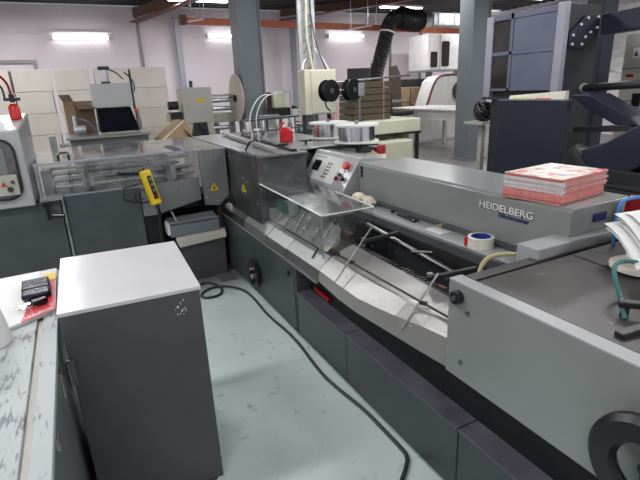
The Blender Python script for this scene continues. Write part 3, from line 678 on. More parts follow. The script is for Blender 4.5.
# ================================================================== small things on the long machine
def magazine(x, y, z, rz, th, top, red, label):
    t = thing('magazine', (x, y, z), label, 'magazine', 'magazines piled on the long cover')
    M3 = Matrix.Rotation(rz, 3, 'Z')
    def blk(cx, cy, hx, hy, z0, z1, m, n):
        obj(n, MB().obox(Vector((x, y, (z0+z1)/2))+M3 @ Vector((cx, cy, 0)), rz, (hx, hy, (z1-z0)/2)), m, t, .0008)
    blk(0, 0, .190, .150, z, z+th-.001, 'red_edge' if red else 'white_edge', 'pages')
    if not red: blk(.012, -.150, .176, .002, z+.0005, z+th-.0015, 'red_edge', 'printed_edge')
    blk(0, 0, .191, .151, z+th-.001, z+th, 'cover_print' if top else ('red_edge' if red else 'white_edge'), 'front_cover')
    return t
z = 1.2
ords = ['lowest', 'second', 'third', 'fourth', 'fifth', 'sixth', 'seventh', 'eighth', 'ninth', 'tenth', 'eleventh', 'twelfth', 'thirteenth', 'topmost']
for i in range(14):
    th = .0078; low = i < 5
    lab = ('topmost magazine of the pile on the long cover, with a colourful printed front' if i == 13 else
           '%s red edged magazine%s in the pile on the long grey cover' % (ords[i], ' at the very bottom' if i == 0 else ' from the bottom') if low else
           '%s magazine from the bottom in the pile on the cover, white spined' % ords[i])
    magazine(2.035+(0 if low else .045)+.005*math.sin(i*2.3), 1.515+(.0 if low else .025)+.004*math.cos(i*1.7), z, (.14 if low else .10)+.012*math.sin(i*1.3), th, i == 13, low or i >= 12, lab)
    z += th


bt = thing('warning_beacon', (2.11, 3.10, 1.2), 'small red lens beacon on a clear base on the long grey cover', 'beacon')
obj('base', MB().cyl((2.11, 3.10, 1.2), (2.11, 3.10, 1.235), .036, 20), 'tape_side', bt, .003)
obj('lens', MB().lathe([(.034, 0), (.035, .06), (.030, .068), (.0, .07)], (2.11, 3.10, 1.235), 20), 'red_deep', bt, smooth=True)
ob = thing('oil_can', (1.86, 4.38, 1.25), 'small red plastic oil can with spout on the steel infeed top', 'oil can')
obj('body', MB().lathe([(.060, 0), (.068, .01), (.068, .10), (.045, .13), (.02, .14)], (1.86, 4.38, 1.25), 20), 'red', ob, smooth=True)
obj('spout', MB().cyl((1.86, 4.38, 1.385), (1.88, 4.36, 1.45), .011, 10, .006), 'tape_side', ob)
obj('grip', MB().tube([(1.82, 4.38, 1.37), (1.80, 4.38, 1.42), (1.85, 4.38, 1.43)], .010, 8, 1), 'red', ob)

def spool(x, y, z, label, rz=0):
    t = thing('wire_spool', (x, y, z), label, 'wire spool', 'shiny wire spools on the stitcher')
    obj('wound_wire', MB().cyl((x, y, z+.03), (x, y, z+.155), .160, 48), 'zinc', t, smooth=True)
    for a, b in ((.015, .03), (.155, .172)):
        obj('flange', MB().cyl((x, y, z+a), (x, y, z+b), .196, 48, hole=.02), 'white_paint', t, .003)
    obj('spindle', MB().cyl((x, y, z-.02), (x, y, z+.20), .018, 14), 'rod', t)
    return t
spool(2.23, 3.66, 1.255, 'shiny wire spool with white rim, nearest of the two on the stitcher')
spool(2.30, 4.32, 1.24, 'shiny wire spool with white rim, behind the nearest spool')
sb = thing('spool_bracket', (2.25, 3.9, 1.2), 'black arm bracket carrying the two shiny wire spools', 'bracket')
obj('arm', MB().bar((2.05, 4.6, 1.225), (2.28, 3.45, 1.225), .07, .022).bar((2.05, 3.70, 1.237), (2.42, 3.60, 1.237), .03, .012), 'black', sb, .003)
obj('arm_knob', MB().cyl((2.30, 3.46, 1.215), (2.30, 3.40, 1.205), .022, 12), 'red_deep', sb)
obj('arm_block', MB().box(2.15, 2.23, 3.42, 3.50, 1.20, 1.245), 'black', sb, .004)

gv = thing('cotton_glove', (1.73, 2.80, .945), 'crumpled cream cotton glove lying beside the control console', 'glove')
mb = MB(); ellipsoid(mb, (1.735, 2.83, .985), (.05, .065, .038)); ellipsoid(mb, (1.76, 2.77, .975), (.04, .045, .03)); obj('palm', mb, 'glove', gv, smooth=True)
for k, (dx, dy) in enumerate(((.05, -.07), (.03, -.11), (-.01, -.12), (-.035, -.09), (-.05, .0))):
    obj('finger', MB().tube([(1.745, 2.79, .98), (1.745+dx*.6, 2.79+dy*.6, 1.0), (1.745+dx, 2.79+dy, .965)], .014, 8, 2), 'glove', gv, smooth=True)
tp = thing('tape_roll', (1.735, 1.665, .945), 'roll of cream masking tape with blue core on the machine deck', 'tape')
obj('tape', MB().cyl((1.735, 1.665, .945), (1.735, 1.665, 1.0), .064, 36, hole=.050), 'tape_side', tp, .001)
obj('core', MB().cyl((1.735, 1.665, .945), (1.735, 1.665, 1.001), .050, 36, hole=.043), 'tape_core', tp)
obj('label', MB().obox((1.682, 1.703, .972), .62, (.003, .014, .024)), 'red', tp, label='red printed mark')
pl = thing('pliers', (1.77, 2.32, .945), 'small pair of black cutting pliers on the light deck strip', 'pliers')
obj('handle', MB().tube([(1.755, 2.34, .952), (1.775, 2.27, .952), (1.765, 2.20, .952)], .008, 8, 1).tube([(1.755, 2.34, .952), (1.745, 2.26, .952), (1.74, 2.20, .952)], .008, 8, 1), 'black_plastic', pl)
obj('jaw', MB().bar((1.755, 2.33, .952), (1.76, 2.40, .952), .02, .010), 'black', pl, .002)
tag(obj('bottle_top', MB().cyl((1.77, 2.47, .945), (1.77, 2.47, .965), .012, 14), 'black_plastic'), 'tiny black bottle top lying beside the pliers on the deck strip', 'bottle top')
tag(obj('wing_nut', MB().cyl((1.79, 2.03, .945), (1.79, 2.03, .96), .012, 14).box(1.765, 1.815, 2.026, 2.034, .95, .968), 'hose_tan'), 'small brass wing nut on the light deck strip', 'nut')

# ================================================================== WHITE-TOPPED CABINET, WORKTABLE, FLOOR THINGS
K = thing('storage_cabinet', (.09, 2.16, 0), 'dark grey storage cabinet with a bright white laminate top in the foreground', 'cabinet')
ft = [(-.172, 1.842), (.352, 1.817), (.378, 2.510), (-.166, 2.548)]
def off(p, d):
    cx = sum(q[0] for q in p)/4; cy = sum(q[1] for q in p)/4
    return [(x+(d if x > cx else -d), y+(d if y > cy else -d)) for x, y in p]
obj('body', MB().prism(off(ft, -.006), 'z', .03,   .984), 'charcoal', K, .003)
obj('top', MB().prism(ft, 'z', .984, 1.0), 'white', K, .002, label='white laminate top')
obj('plinth', MB().prism(off(ft, -.03), 'z', 0, .03), 'black', K)
obj('hinge', MB().cyl((-.172, 1.83, .71), (-.172, 1.83, .80), .009, 10).box(-.172, -.150, 1.828, 1.838, .70, .81), 'steel_dark', K)
mb = MB()
for k in range(14): 
    x, z = .27+random.uniform(-.03, .03), .92+random.uniform(-.035, .035); mb.obox((x, 1.8265, z), -.048, (random.uniform(.001, .003), .0008, random.uniform(.002, .006)))
tm = obj('paint_chips', mb, 'paper', K)
W = thing('worktable', (-.7, 1.2, 0), 'worktable with a worn scratched pale top along the left edge', 'table')
obj('tabletop', MB().box(-1.4, -.262, .2, 2.69, .875, .898), 'scratched', W, .003, label='scratched pale top')
obj('edge_board', MB().box(-.240, -.188, .2, 2.69, .875, .90), 'scratched', W, .002)
obj('joint_strip', MB().box(-.262, -.240, .2, 2.69, .870, .886), 'beige', W)
obj('side_panel', MB().box(-.212, -.194, .2, 2.66, .04, .875), 'grey_mid', W)
obj('inner_frame', MB().box(-1.38, -.22, .3, 2.66, .04, .86), 'grey_dark', W)
for yy in (1.72, 1.30):
    obj('hinge', MB().box(-.194, -.184, yy-.03, yy+.03, .74, .84) if yy > 1.5 else MB().box(-.194, -.182, yy-.02, yy+.02, .83, .87), 'rod', W, .002)
mg = thing('magazine', (-.34, 2.35, .90), 'red and white magazine lying open flat on the far end of the worktable', 'magazine')
obj('pages', MB().hexa([(-.36, 2.02, .90), (-.195, 2.12, .90), (-.20, 2.68, .90), (-.56, 2.66, .90), (-.36, 2.02, .912), (-.195, 2.12, .912), (-.20, 2.68, .914), (-.56, 2.66, .914)]), 'white_edge', mg)
obj('white_panel', MB().hexa([(-.36, 2.025, .912), (-.315, 2.05, .912), (-.27, 2.67, .914), (-.55, 2.655, .914), (-.36, 2.025, .9145), (-.315, 2.05, .9145), (-.27, 2.67, .9165), (-.55, 2.655, .9165)]), 'paper', mg)
obj('red_panel', MB().hexa([(-.315, 2.05, .912), (-.197, 2.12, .912), (-.205, 2.60, .913), (-.25, 2.60, .913), (-.315, 2.05, .915), (-.197, 2.12, .915), (-.205, 2.60, .917), (-.25, 2.60, .917)]), G['red_edge'] and mat('red_magazine_print', (.60, .05, .06), .35), mg)
obj('orange_panel', MB().hexa([(-.25, 2.50, .916), (-.20, 2.50, .916), (-.205, 2.60, .916), (-.255, 2.60, .916), (-.25, 2.50, .9185), (-.20, 2.50, .9185), (-.205, 2.60, .9185), (-.255, 2.60, .9185)]), 'yellow', mg)
text('headline', 'La Cultura', .035, 'paper', mg, (-.300, 2.075, .9155), (1, .55, 0), (-.55, 1, 0), .0006, .11)
wl = thing('folded_pouch', (-.27, 2.33, .92), 'dark navy folded pouch lying on the red magazine', 'pouch')
obj('flap', MB().obox((-.275, 2.37, .934), .06, (.056, .11, .012)), mat('navy_vinyl', (.008, .010, .030), .25, .0, .1, 8, .4, 30), wl, .008)
obj('seam', MB().obox((-.275, 2.345, .946), .06, (.054, .004, .003)), 'black_plastic', wl)
ky = thing('key_bunch', (-.28, 2.17, .92), 'bunch of keys and black fob in front of the navy pouch', 'keys')
obj('fob', MB().obox((-.255, 2.20, .932), .5, (.032, .016, .010)), 'black_plastic', ky, .005)
for k in range(5):
    a = 2.6+.45*k; c = Vector((-.295, 2.18, .926+.002*k))
    obj('key', MB().cyl(c, c+Vector((0, 0, .003)), .012, 12).bar(c, c+Vector((math.cos(a)*.05, math.sin(a)*.05, 0)), .006, .0025), 'hose_tan' if k % 2 else 'chrome', ky)
obj('key_ring', MB().tube([(-.285+.018*math.cos(t), 2.19+.018*math.sin(t), .936) for t in [2*PI*i/16 for i in range(17)]], .0018, 6), 'chrome', ky)
tag(obj('paper_cone', MB().lathe([(.080, 0), (.076, .05), (.050, .24), (.046, .24), (.070, .05), (.074, .004)], (-.418, 1.95, .899), 32), 'paper', smooth=True), 'white tapered paper cup standing on the worktable at the left edge', 'cup')
# floor cable
tag(obj('power_cable', MB().tube([(0.748, 4.114, .012), (0.815, 4.235, .012), (0.899, 4.266, .012), (0.982, 4.072, .012), (0.931, 3.895, .012), (0.776, 3.894, .012), (0.759, 4.004, .012), (0.878, 4.111, .012), (1.013, 4.080, .012), (1.136, 3.919, .012), (1.157, 3.653, .012), (1.136, 3.309, .012), (1.179, 2.852, .012), (1.133, 2.363, .012), (1.151, 2.134, .012), (1.182, 1.920, .012), (1.182, 1.707, .012), (1.182, 1.592, .012), (1.178, 1.506, .012), (1.124, 1.450, .012), (1.064, 1.401, .012), (0.981, 1.333, .012)], .011, 8, 2), mat('dark_rubber', (.03, .036, .04), .5), smooth=True), 'dark power cable looped on the pale green floor along the long machine', 'cable')
tag(obj('sticker_scrap', MB().box(.457, .485, 2.335, 2.365, 0, .003).box(.464, .478, 2.343, 2.357, .003, .0035), 'tape_side'), 'tiny pale sticker scrap on the green floor beside the storage cabinet', 'sticker')

# ================================================================== COLUMNS
def hcolumn(x, y, w, d, label, m='column', z1=ZC):
    t = thing('steel_column', (x, y, 0), label, 'column')
    obj('flange', MB().box(x-w/2, x-w/2+.03, y-d/2, y+d/2, 0, z1), m, t, .004)
    obj('flange', MB().box(x+w/2-.03, x+w/2, y-d/2, y+d/2, 0, z1), m, t, .004)
    obj('web', MB().box(x-w/2+.03, x+w/2-.03, y-d*.42, y-d*.42+.04, 0, z1), m, t)
    obj('base_plate', MB().box(x-w/2-.06, x+w/2+.06, y-d/2-.06, y+d/2+.06, 0, .03), m, t)
    return t
c1 = hcolumn(2.87, 8.2, .40, .40, 'thick blue grey steel column behind the conveyor, left of the wire spools')
obj('anchor', MB().cyl((2.80, 8.03, 1.30), (2.80, 8.00, 1.30), .02, 10), 'chrome', c1)
hcolumn(8.12, 8.35, .50, .42, 'thick blue grey steel column beside the white worktable')
for x, lab in ((3.10, 'thin pale blue grey wall column behind the beige roller machine'), (6.64, 'thin pale blue grey wall column behind the cream switch box')):
    tag(obj('wall_column', MB().box(x-.075, x+.075, 14.55, 14.7, 0, 3.7).box(x-.11, x+.11, 14.5, 14.75, 3.7, 3.74), 'column_light'), lab, 'column')

# ================================================================== WHITE CARTONS in front of the back wall
def carton(x, y, z, wd, dp, ht, rz, label, group='white cartons stacked behind the machines', mm='box_white'):
    t = thing('carton', (x, y, z), label, 'box', group)
    obj('body', MB().obox((x, y, z+ht/2), rz, (wd/2, dp/2, ht/2-.002)), mm, t, .008)
    c = math.cos(rz); s = math.sin(rz)
    obj('tape_strip', MB().obox((x, y, z+ht-.001), rz, (wd/2+.001, .025, .003)), 'paper', t)
    return t
H_ = .375
cols = [(-1.72, 5, .60), (-1.08, 5, .62), (-.465, 5, .60), (.17, 5, .60), (.83, 5, .62)]
nm = ['at the far left', 'second from the left', 'third from the left', 'behind the open brown box', 'behind the press']
lv = ['floor row', 'second row', 'third row', 'fourth row', 'fifth row', 'top row']
for ci, (x, n, wd) in enumerate(cols):
    for k in range(6):
        if k < 6: carton(x+random.uniform(-.022, .022), 10.35, k*H_, wd-.03, .55, H_, random.uniform(-.025, .025), 'white carton %s of its stack, stack %s' % (lv[k], nm[ci]))
for k in range(6):
    carton(1.49+random.uniform(-.01, .01), 10.3, k*.375, .64, .5, .375, 0, 'white carton, %s of the rightmost stack beside the beige machine' % lv[k])

# open brown carton on the press table
def open_box(name, c, hx, hy, hz, rz, tilt, m, label, flap=True):
    t = thing(name, c, label, 'box'); M3 = Matrix.Rotation(rz, 3, 'Z') @ Matrix.Rotation(tilt, 3, 'Y')
    C0 = Vector(c)
    def P(cx, cy, cz, a, b, h): return MB().obox(C0+M3 @ Vector((cx, cy, cz)), M3, (a, b, h))
    mb = P(0, 0, .004, hx, hy, .004)
    for s in (-1, 1):
        q = P(s*hx, 0, hz, .004, hy, hz); mb.add(q.v, q.f); q = P(0, s*hy, hz, hx, .004, hz); mb.add(q.v, q.f)
    obj('body', mb, m, t)
    if flap:
        f1 = M3 @ Matrix.Rotation(.7, 3, 'X'); obj('flap', MB().obox(C0+M3 @ Vector((0, -hy*(1+.5*math.cos(.9)), 2*hz-.5*hy*math.sin(.9))), M3 @ Matrix.Rotation(.9, 3, 'X'), (hx, hy*.5, .003)), m, t)
        obj('flap', MB().obox(C0+M3 @ Vector((-hx*(1+.38*math.cos(1.1)), 0, 2*hz+.38*hx*math.sin(1.1))), M3 @ Matrix.Rotation(1.1, 3, 'Y'), (hx*.38, hy, .003)), m, t)
    return t
open_box('open_carton', (.15, 8.45, 1.215), .15, .15, .24, .5, .0, G['card_dark'], 'open brown cardboard box with raised flaps left of the press')
t = thing('tilted_carton', (1.45, 8.0, 1.0), 'tilted pale brown cardboard box between the press and the beige machine', 'box')
M3 = Matrix.Rotation(.15, 3, 'Z') @ Matrix.Rotation(-.62, 3, 'Y')
obj('body', MB().obox((1.43, 8.0, 1.12), M3, (.23, .2, .11)), 'card', t, .004)
obj('flap', MB().obox((1.66, 7.98, 1.10), Matrix.Rotation(.85, 3, 'Y'), (.13, .2, .004)), 'card_dark', t)
obj('rim', MB().obox(Vector((1.43, 8.0, 1.12))+M3 @ Vector((0, -.202, .10)), M3, (.23, .004, .012)), 'card_pale', t)

# ================================================================== PRESS behind the conveyor
P_ = thing('hot_press', (.5, 8.0, 0), 'press with a pale grey head and glossy black front on a grey desk', 'press')
obj('desk', MB().box(-.10, 1.05, 7.7, 8.6, 1.17, 1.21), 'grey', P_, .006)
obj('desk_body', MB().box(-.06, 1.02, 7.76, 8.55, 0, 1.17), 'grey_mid', P_, .006)
obj('head', MB().box(.33, .875, 7.78, 8.3, 1.60, 1.925), 'grey_light', P_, .008, label='pale grey head box')
obj('front_shield', MB().add([(.37, 7.82, 1.59), (.83, 7.82, 1.59), (.90, 7.66, 1.25), (.36, 7.66, 1.25), (.37, 8.2, 1.59), (.83, 8.2, 1.59), (.90, 8.2, 1.25), (.36, 8.2, 1.25)], [(0, 1, 2, 3), (4, 7, 6, 5), (0, 4, 5, 1), (3, 2, 6, 7), (0, 3, 7, 4), (1, 5, 6, 2)]), mat('gloss_black', (.006, .008, .012), .10), P_, .006)
ac = obj('air_cylinder', MB().cyl((.56, 8, 1.95), (.56, 8, 2.13), .055, 18), 'galv', P_)
obj('cylinder_cap', MB().box(.485, .635, 7.93, 8.07, 2.12, 2.165).box(.50, .62, 7.93, 8.07, 1.925, 1.955), 'slate', ac, .004)
obj('air_line', MB().tube([(.60, 7.95, 2.13), (.72, 7.93, 2.08), (.80, 7.93, 1.98)], .010, 8, 1).tube([(.84, 8.0, 2.08), (.93, 7.95, 1.98), (.95, 7.95, 1.85), (.93, 7.95, 1.80)], .010, 8, 1), 'black', P_)
obj('side_valve', MB().box(.90, .96, 7.85, 7.95, 1.25, 1.42).box(.92, .95, 7.86, 7.92, 1.42, 1.55).cyl((.31, 7.85, 1.66), (.25, 7.85, 1.66), .025, 12), 'rod', P_, .004)
obj('side_button', MB().box(.885, .92, 7.80, 7.86, 1.50, 1.56), 'red', P_)
obj('motor', MB().cyl((.02, 7.9, 1.30), (.18, 7.9, 1.30), .06, 16).cyl((.05, 7.85, 1.36), (.05, 7.85, 1.5), .025, 12), 'galv', P_)
obj('hose', MB().tube([(.05, 7.85, 1.45), (.15, 7.8, 1.46), (.28, 7.75, 1.36), (.32, 7.72, 1.22)], .012, 8, 2), mat('blue_grey_hose', (.05, .09, .16), .4), P_)

# ================================================================== BEIGE ROLLER MACHINE
R_ = thing('roller_machine', (2.1, 8.6, 0), 'beige machine with tapered hopper body and yellow sticker, left of the thick column', 'machine')
obj('housing', MB().box(1.72, 2.23, 8.4, 8.8, 1.25, 1.83), 'beige', R_, .01, label='beige housing')
obj('leg_frame', MB().prism([(1.74, 1.25), (1.86, 1.25), (1.80, 1.0), (1.72, .0), (1.66, 0)], 'y', 8.4, 8.44).prism([(2.10, 1.25), (2.22, 1.25), (2.28, 0), (2.2, 0)], 'y', 8.4, 8.44).box(1.70, 2.25, 8.5, 8.8, 0, 1.0), 'beige', R_)
obj('under_mechanism', MB().box(1.86, 2.12, 8.42, 8.7, 1.0, 1.25).cyl((1.95, 8.38, 1.25), (2.1, 8.36, 1.0), .015, 8), 'slate', R_)
obj('sticker', MB().prism([(1.94, 1.62), (1.97, 1.58), (2.13, 1.61), (2.10, 1.645), (2.0, 1.64)], 'y', 8.396, 8.40), 'yellow', R_, label='yellow sticker')
obj('chimney', MB().cyl((1.94, 8.6, 1.83), (1.94, 8.6, 1.94), .03, 12), 'slate', R_)
for zz in (1.60, 1.46, 1.13): obj('roller', MB().cyl((2.24, 8.55, zz), (2.62, 8.55, zz), .04, 12), 'galv', R_, smooth=True)
obj('roller_frame', MB().box(2.23, 2.72, 8.5, 8.8, 1.22, 1.38).box(2.24, 2.66, 8.5, 8.8, 1.66, 1.70).box(1.50, 1.72, 8.5, 8.8, 1.28, 1.42).box(2.3, 2.36, 8.6, 8.8, 0, 1.22).box(2.6, 2.66, 8.6, 8.8, 0, 1.22), 'beige', R_)
obj('side_motor', MB().cyl((1.50, 8.5, 1.55), (1.66, 8.5, 1.55), .07, 14).box(1.52, 1.70, 8.45, 8.7, 1.33, 1.44), 'void', R_)
dk = obj('disc', MB().cyl((2.62, 8.3, 1.62), (2.64, 8.3, 1.62), .40, 40, hole=.06), 'disc', R_, smooth=True, label='pale wood disc seen nearly edge on')
obj('disc_hub', MB().cyl((2.58, 8.3, 1.62), (2.68, 8.3, 1.62), .06, 16), 'black', dk)

# small machinery clutter right of the column
cl = thing('small_printer', (3.15, 7.6, 0), 'small cream and black machine standing just right of the thick column', 'machine')
obj('stand', MB().box(2.95, 3.45, 7.5, 7.9, 0, 1.15), 'grey_mid', cl)
obj('body', MB().box(3.0, 3.22, 7.5, 7.8, 1.45, 1.70), 'cream', cl, .01)
obj('lower_unit', MB().box(2.98, 3.26, 7.45, 7.8, 1.30, 1.45), 'black', cl, .01)
obj('black_post', MB().box(2.88, 2.95, 7.45, 7.5, 1.25, 1.70), 'black', cl)
obj('fan', MB().cyl((3.34, 7.5, 1.38), (3.38, 7.55, 1.38), .09, 20), 'black', cl)
obj('frame_post', MB().tube([(3.17, 7.45, 1.70), (3.28, 7.45, 1.70), (3.28, 7.45, 1.32)], .012, 6), 'galv', cl)
obj('tray', MB().box(3.30, 3.66, 7.45, 7.8, 1.15, 1.42), 'white_paint', cl, .01)
tb = thing('side_bench', (2.9, 6.9, 0), 'low bench with scattered papers behind the steel infeed top', 'bench')
obj('benchtop', MB().box(2.35, 3.95, 6.95, 7.25, 1.14, 1.17), 'white_paint', tb)
for x in (2.4, 3.88): obj('leg', MB().box(x, x+.06, 7.0, 7.06, 0, 1.14), 'grey_mid', tb)
tag(obj('red_tool', MB().tube([(3.0, 7.01, 1.19), (3.1, 7.06, 1.27), (3.25, 7.06, 1.22), (3.35, 7.04, 1.19)], .018, 8, 2), 'red_deep'), 'red curved handle tool on the bench behind the oil can', 'tool')
tag(obj('grey_carton', MB().obox((2.75, 7.10, 1.27), .2, (.13, .1, .10)), 'grey', bevel=.004), 'small grey box on the bench beside the column', 'box')
tag(obj('blue_cloth', MB().sheet([[(3.12, 6.94, 1.19), (3.3, 6.93, 1.20), (3.42, 6.96, 1.18)], [(3.1, 7.11, 1.21), (3.28, 7.13, 1.23), (3.4, 7.11, 1.2)]], .012), mat('blue_rag', (.12, .22, .42), .9)), 'small blue cloth on the bench behind the oil can', 'cloth')
tag(obj('paper_heap', MB().sheet([[(2.92, 6.96, 1.18), (3.1, 6.94, 1.22), (3.3, 6.96, 1.20)], [(2.92, 7.21, 1.25), (3.1, 7.24, 1.29), (3.3, 7.21, 1.25)]], .01), 'paper'), 'crumpled pale papers on the bench behind the infeed', 'paper')

# ================================================================== CREAM SWITCH BOX, CONDUIT MAST, REELS
X_ = thing('switch_cabinet', (3.3, 6.6, 0), 'pale cream electrical box on a stand with the black reels in front', 'electrical box')
obj('body', MB().box(3.10, 3.62, 6.5, 6.75, 1.36, 1.99), 'cream', X_, .008)
obj('door', MB().box(3.20, 3.61, 6.488, 6.5, 1.38, 1.975), 'cream', X_, .003)
obj('stand', MB().box(3.08, 3.12, 6.55, 6.6, 0, 1.36).box(3.5, 3.54, 6.55, 6.6, 0, 1.36).box(3.02, 3.6, 6.5, 6.75, 1.1, 1.13), 'slate', X_)
M_ = thing('conduit_mast', (3.33, 6.85, 0), 'silver lattice conduit mast rising from the cream box to the roof', 'mast')
obj('rail', MB().box(3.20, 3.25, 6.83, 6.87, 0, ZC), 'galv', M_); obj('rail', MB().box(3.42, 3.47, 6.83, 6.87, 0, ZC), 'galv', M_)
obj('back_plate', MB().box(3.25, 3.42, 6.88, 6.89, 0, ZC), 'beige', M_)
mb = MB(); z = .3
while z < ZC-.2: mb.bar((3.25, 6.85, z), (3.42, 6.85, z+.12), .014, .014); z += .14
obj('lattice', mb, 'galv', M_)
obj('cable', MB().tube([(3.30, 6.80, 3.9), (3.33, 6.80, 3.0), (3.30, 6.80, 2.5), (3.36, 6.80, 2.2), (3.38, 6.78, 2.0)], .018, 8, 2), 'cream', M_)
obj('cable', MB().tube([(3.34, 6.79, 3.5), (3.40, 6.79, 2.6), (3.48, 6.76, 2.25), (3.56, 6.7, 2.0)], .008, 6, 2), 'black', M_)
obj('cable', MB().tube([(3.28, 6.79, 2.15), (3.18, 6.7, 2.08), (3.13, 6.6, 2.0)], .012, 6, 2).tube([(3.43, 6.79, 2.3), (3.54, 6.75, 2.15), (3.60, 6.7, 2.0)], .012, 6, 2), 'white_paint', M_)
RS = thing('reel_stand', (3.55, 6.1, 0), 'thin steel rod stand carrying the black reels in front of the cardboard bundles', 'stand')
obj('pole', MB().cyl((3.78, 6.1, 0), (3.78, 6.1, 1.72), .022, 12), 'rod', RS)
obj('crossbar', MB().cyl((3.24, 6.25, 1.79), (4.60, 6.0, 1.86), .014, 10), 'rod', RS)
obj('axle', MB().cyl((3.20, 6.20, 1.69), (3.80, 6.10, 1.69), .012, 10), 'rod', RS)
obj('bracket', MB().box(3.74, 3.84, 6.06, 6.14, 1.60, 1.78), 'galv', RS, .004)
obj('tail', MB().tube([(3.22, 6.10, 1.57), (3.21, 6.08, 1.48), (3.27, 6.05, 1.42)], .012, 8, 1), 'black', RS)
def reel(x, y, z, label):
    t = thing('black_reel', (x, y, z-.15), label, 'reel', 'black reels on the rod stand')
    c = Vector((x, y, z)); a = Vector((.22, -.97, 0)).normalized()
    for s_ in (-.055, .055):
        obj('flange', MB().cyl(c+a*(s_-.008), c+a*(s_+.008), .150, 32), 'black_plastic', t, .004)
    obj('winding', MB().cyl(c-a*.05, c+a*.05, .115, 26), 'black', t)
    obj('hub', MB().cyl(c+a*.063, c+a*.072, .035, 18), 'rod', t)
    obj('label', MB().obox(c+a*.066+Vector((.06, .04, .02)), math.atan2(a.y, a.x), (.003, .04, .045)), 'paper', t)
reel(3.30, 6.14, 1.69, 'black reel at the left end of the rod stand in front of the cream box')
reel(3.66, 6.12, 1.69, 'black reel nearer the brown cardboard bundles')
tag(obj('red_white_pack', MB().obox((3.86, 7.02, 1.33), .3, (.06, .05, .158)), mat('red_white_print', (.75, .70, .68), .5, .0, .1, 3, var2=(.6, .04, .05)), bevel=.004), 'red and white packet standing behind the reel stand pole', 'packet')

# cardboard bundles on a table
BT = thing('cream_unit', (4.6, 6.9, 0), 'low cream machine base carrying the cardboard bundles', 'machine')
obj('body', MB().box(4.0, 5.30, 6.6, 7.5, .95, 1.18), 'cream', BT, .02)
obj('leg', MB().box(5.22, 5.27, 6.6, 6.65, 0, .95), 'black', BT); obj('leg', MB().box(4.02, 4.07, 6.6, 6.65, 0, .95), 'black', BT)
obj('rail', MB().box(4.0, 5.30, 6.58, 6.62, .93, .965), 'black', BT)
obj('lower_unit', MB().box(4.1, 5.0, 6.4, 7.2, .05, .86), 'cream', BT, .03)
nl = ['bottom', 'second', 'third', 'fourth', 'fifth', 'sixth', 'top']
for k in range(6):
    zz = 1.18+.104*k
    t = thing('cardboard_bundle', (4.5, 7.1, zz), 'flat brown cardboard bundle, %s of the tall pile behind the reels' % nl[k], 'cardboard', 'brown cardboard bundles in the pile')
    obj('sheets', MB().obox((4.52+random.uniform(-.015, .015), 7.12, zz+.05), random.uniform(-.02, .02), (.355, .26, .046)), 'kraft', t, .006)
    obj('strap', MB().obox((4.72, 7.12, zz+.05), 0, (.008, .265, .048)), 'card', t)

# ================================================================== CRANE BEAM, DUCTS, WALL UNIT
cr = thing('crane_beam', (6.0, 12.0, 3.2), 'long orange crane beam hanging under the dark roof across the hall', 'beam')
obj('beam', MB().bar((2.74, 12.0, 3.33), (11.8, 12.0, 3.17), .12, .15), 'orange', cr, .004)
obj('end_stop', MB().box(2.62, 2.76, 11.9, 12.1, 3.24, 3.44), 'rust', cr)
for x in (2.9, 3.2, 6.1, 8.0, 8.5):
    obj('hanger', MB().cyl((x, 12.0, 3.33), (x+.03, 12.0, ZC), .012, 8), 'galv', cr)
for a_, b_, lb_ in (((2.75, 11.7, 3.27), (3.1, 11.7, 3.33), 'short unlit white tube hanging on cords at the left end of the orange beam'),
                    ((6.9, 11.7, 3.14), (7.65, 11.7, 3.26), 'unlit white tube hanging on cords by the orange beam beside the black duct')):
    t = thing('hanging_tube', a_, lb_, 'lamp', 'unlit hanging tubes')
    obj('tube', MB().bar(a_, b_, .06, .035), 'white_paint', t)
    for p in (Vector(a_).lerp(Vector(b_), .15), Vector(a_).lerp(Vector(b_), .85)):
        obj('cord', MB().cyl(p, (p.x, p.y, ZC), .008, 6), 'galv', t)
fx = thing('flexible_duct', (8.2, 12, 1.6), 'black flexible air duct curving down from the silver duct to the machines', 'duct')
mb = MB()
prof = []
path = [Vector(p) for p in ((9.22, 11.55, 3.40), (8.95, 11.55, 3.38), (8.6, 11.52, 3.42), (8.3, 11.5, 3.46), (8.08, 11.5, 3.30), (8.00, 11.5, 3.0), (7.83, 11.5, 2.5), (7.66, 11.5, 2.0), (7.58, 11.5, 1.4), (7.56, 11.5, .7), (7.56, 11.5, .0))]
for _ in range(2):
    Q = [path[0]]
    for i in range(len(path)-1): Q += [path[i]*.75+path[i+1]*.25, path[i]*.25+path[i+1]*.75]
    path = Q+[path[-1]]
n = 14; vs = []; fs = []; pa_ = None; pts = []
for i in range(len(path)-1):
    for k in range(3): pts.append(path[i].lerp(path[i+1], k/3))
pts.append(path[-1])
for i, p in enumerate(pts):
    d = (pts[min(i+1, len(pts)-1)]-pts[max(i-1, 0)]).normalized()
    a = d.orthogonal().normalized() if pa_ is None else (pa_-d*pa_.dot(d)).normalized(); pa_ = a; b = d.cross(a)
    frac = i/len(pts); r = (.28 if frac < .28 else .19)*(1.0+.05*(1 if i % 2 else -1))
    if frac < .06: r *= .85
    vs += [p+(a*math.cos(2*PI*k/n)+b*math.sin(2*PI*k/n))*r for k in range(n)]
for i in range(len(pts)-1): fs += [(i*n+k, i*n+(k+1) % n, (i+1)*n+(k+1) % n, (i+1)*n+k) for k in range(n)]
fs += [tuple(range(n)), tuple((len(pts)-1)*n+k for k in range(n-1, -1, -1))]
mb.add(vs, fs); obj('hose', mb, 'flex', fx, smooth=True)
obj('band', MB().cyl((8.03, 11.5, 3.10), (8.02, 11.5, 3.06), .215, 20), 'white_paint', fx)
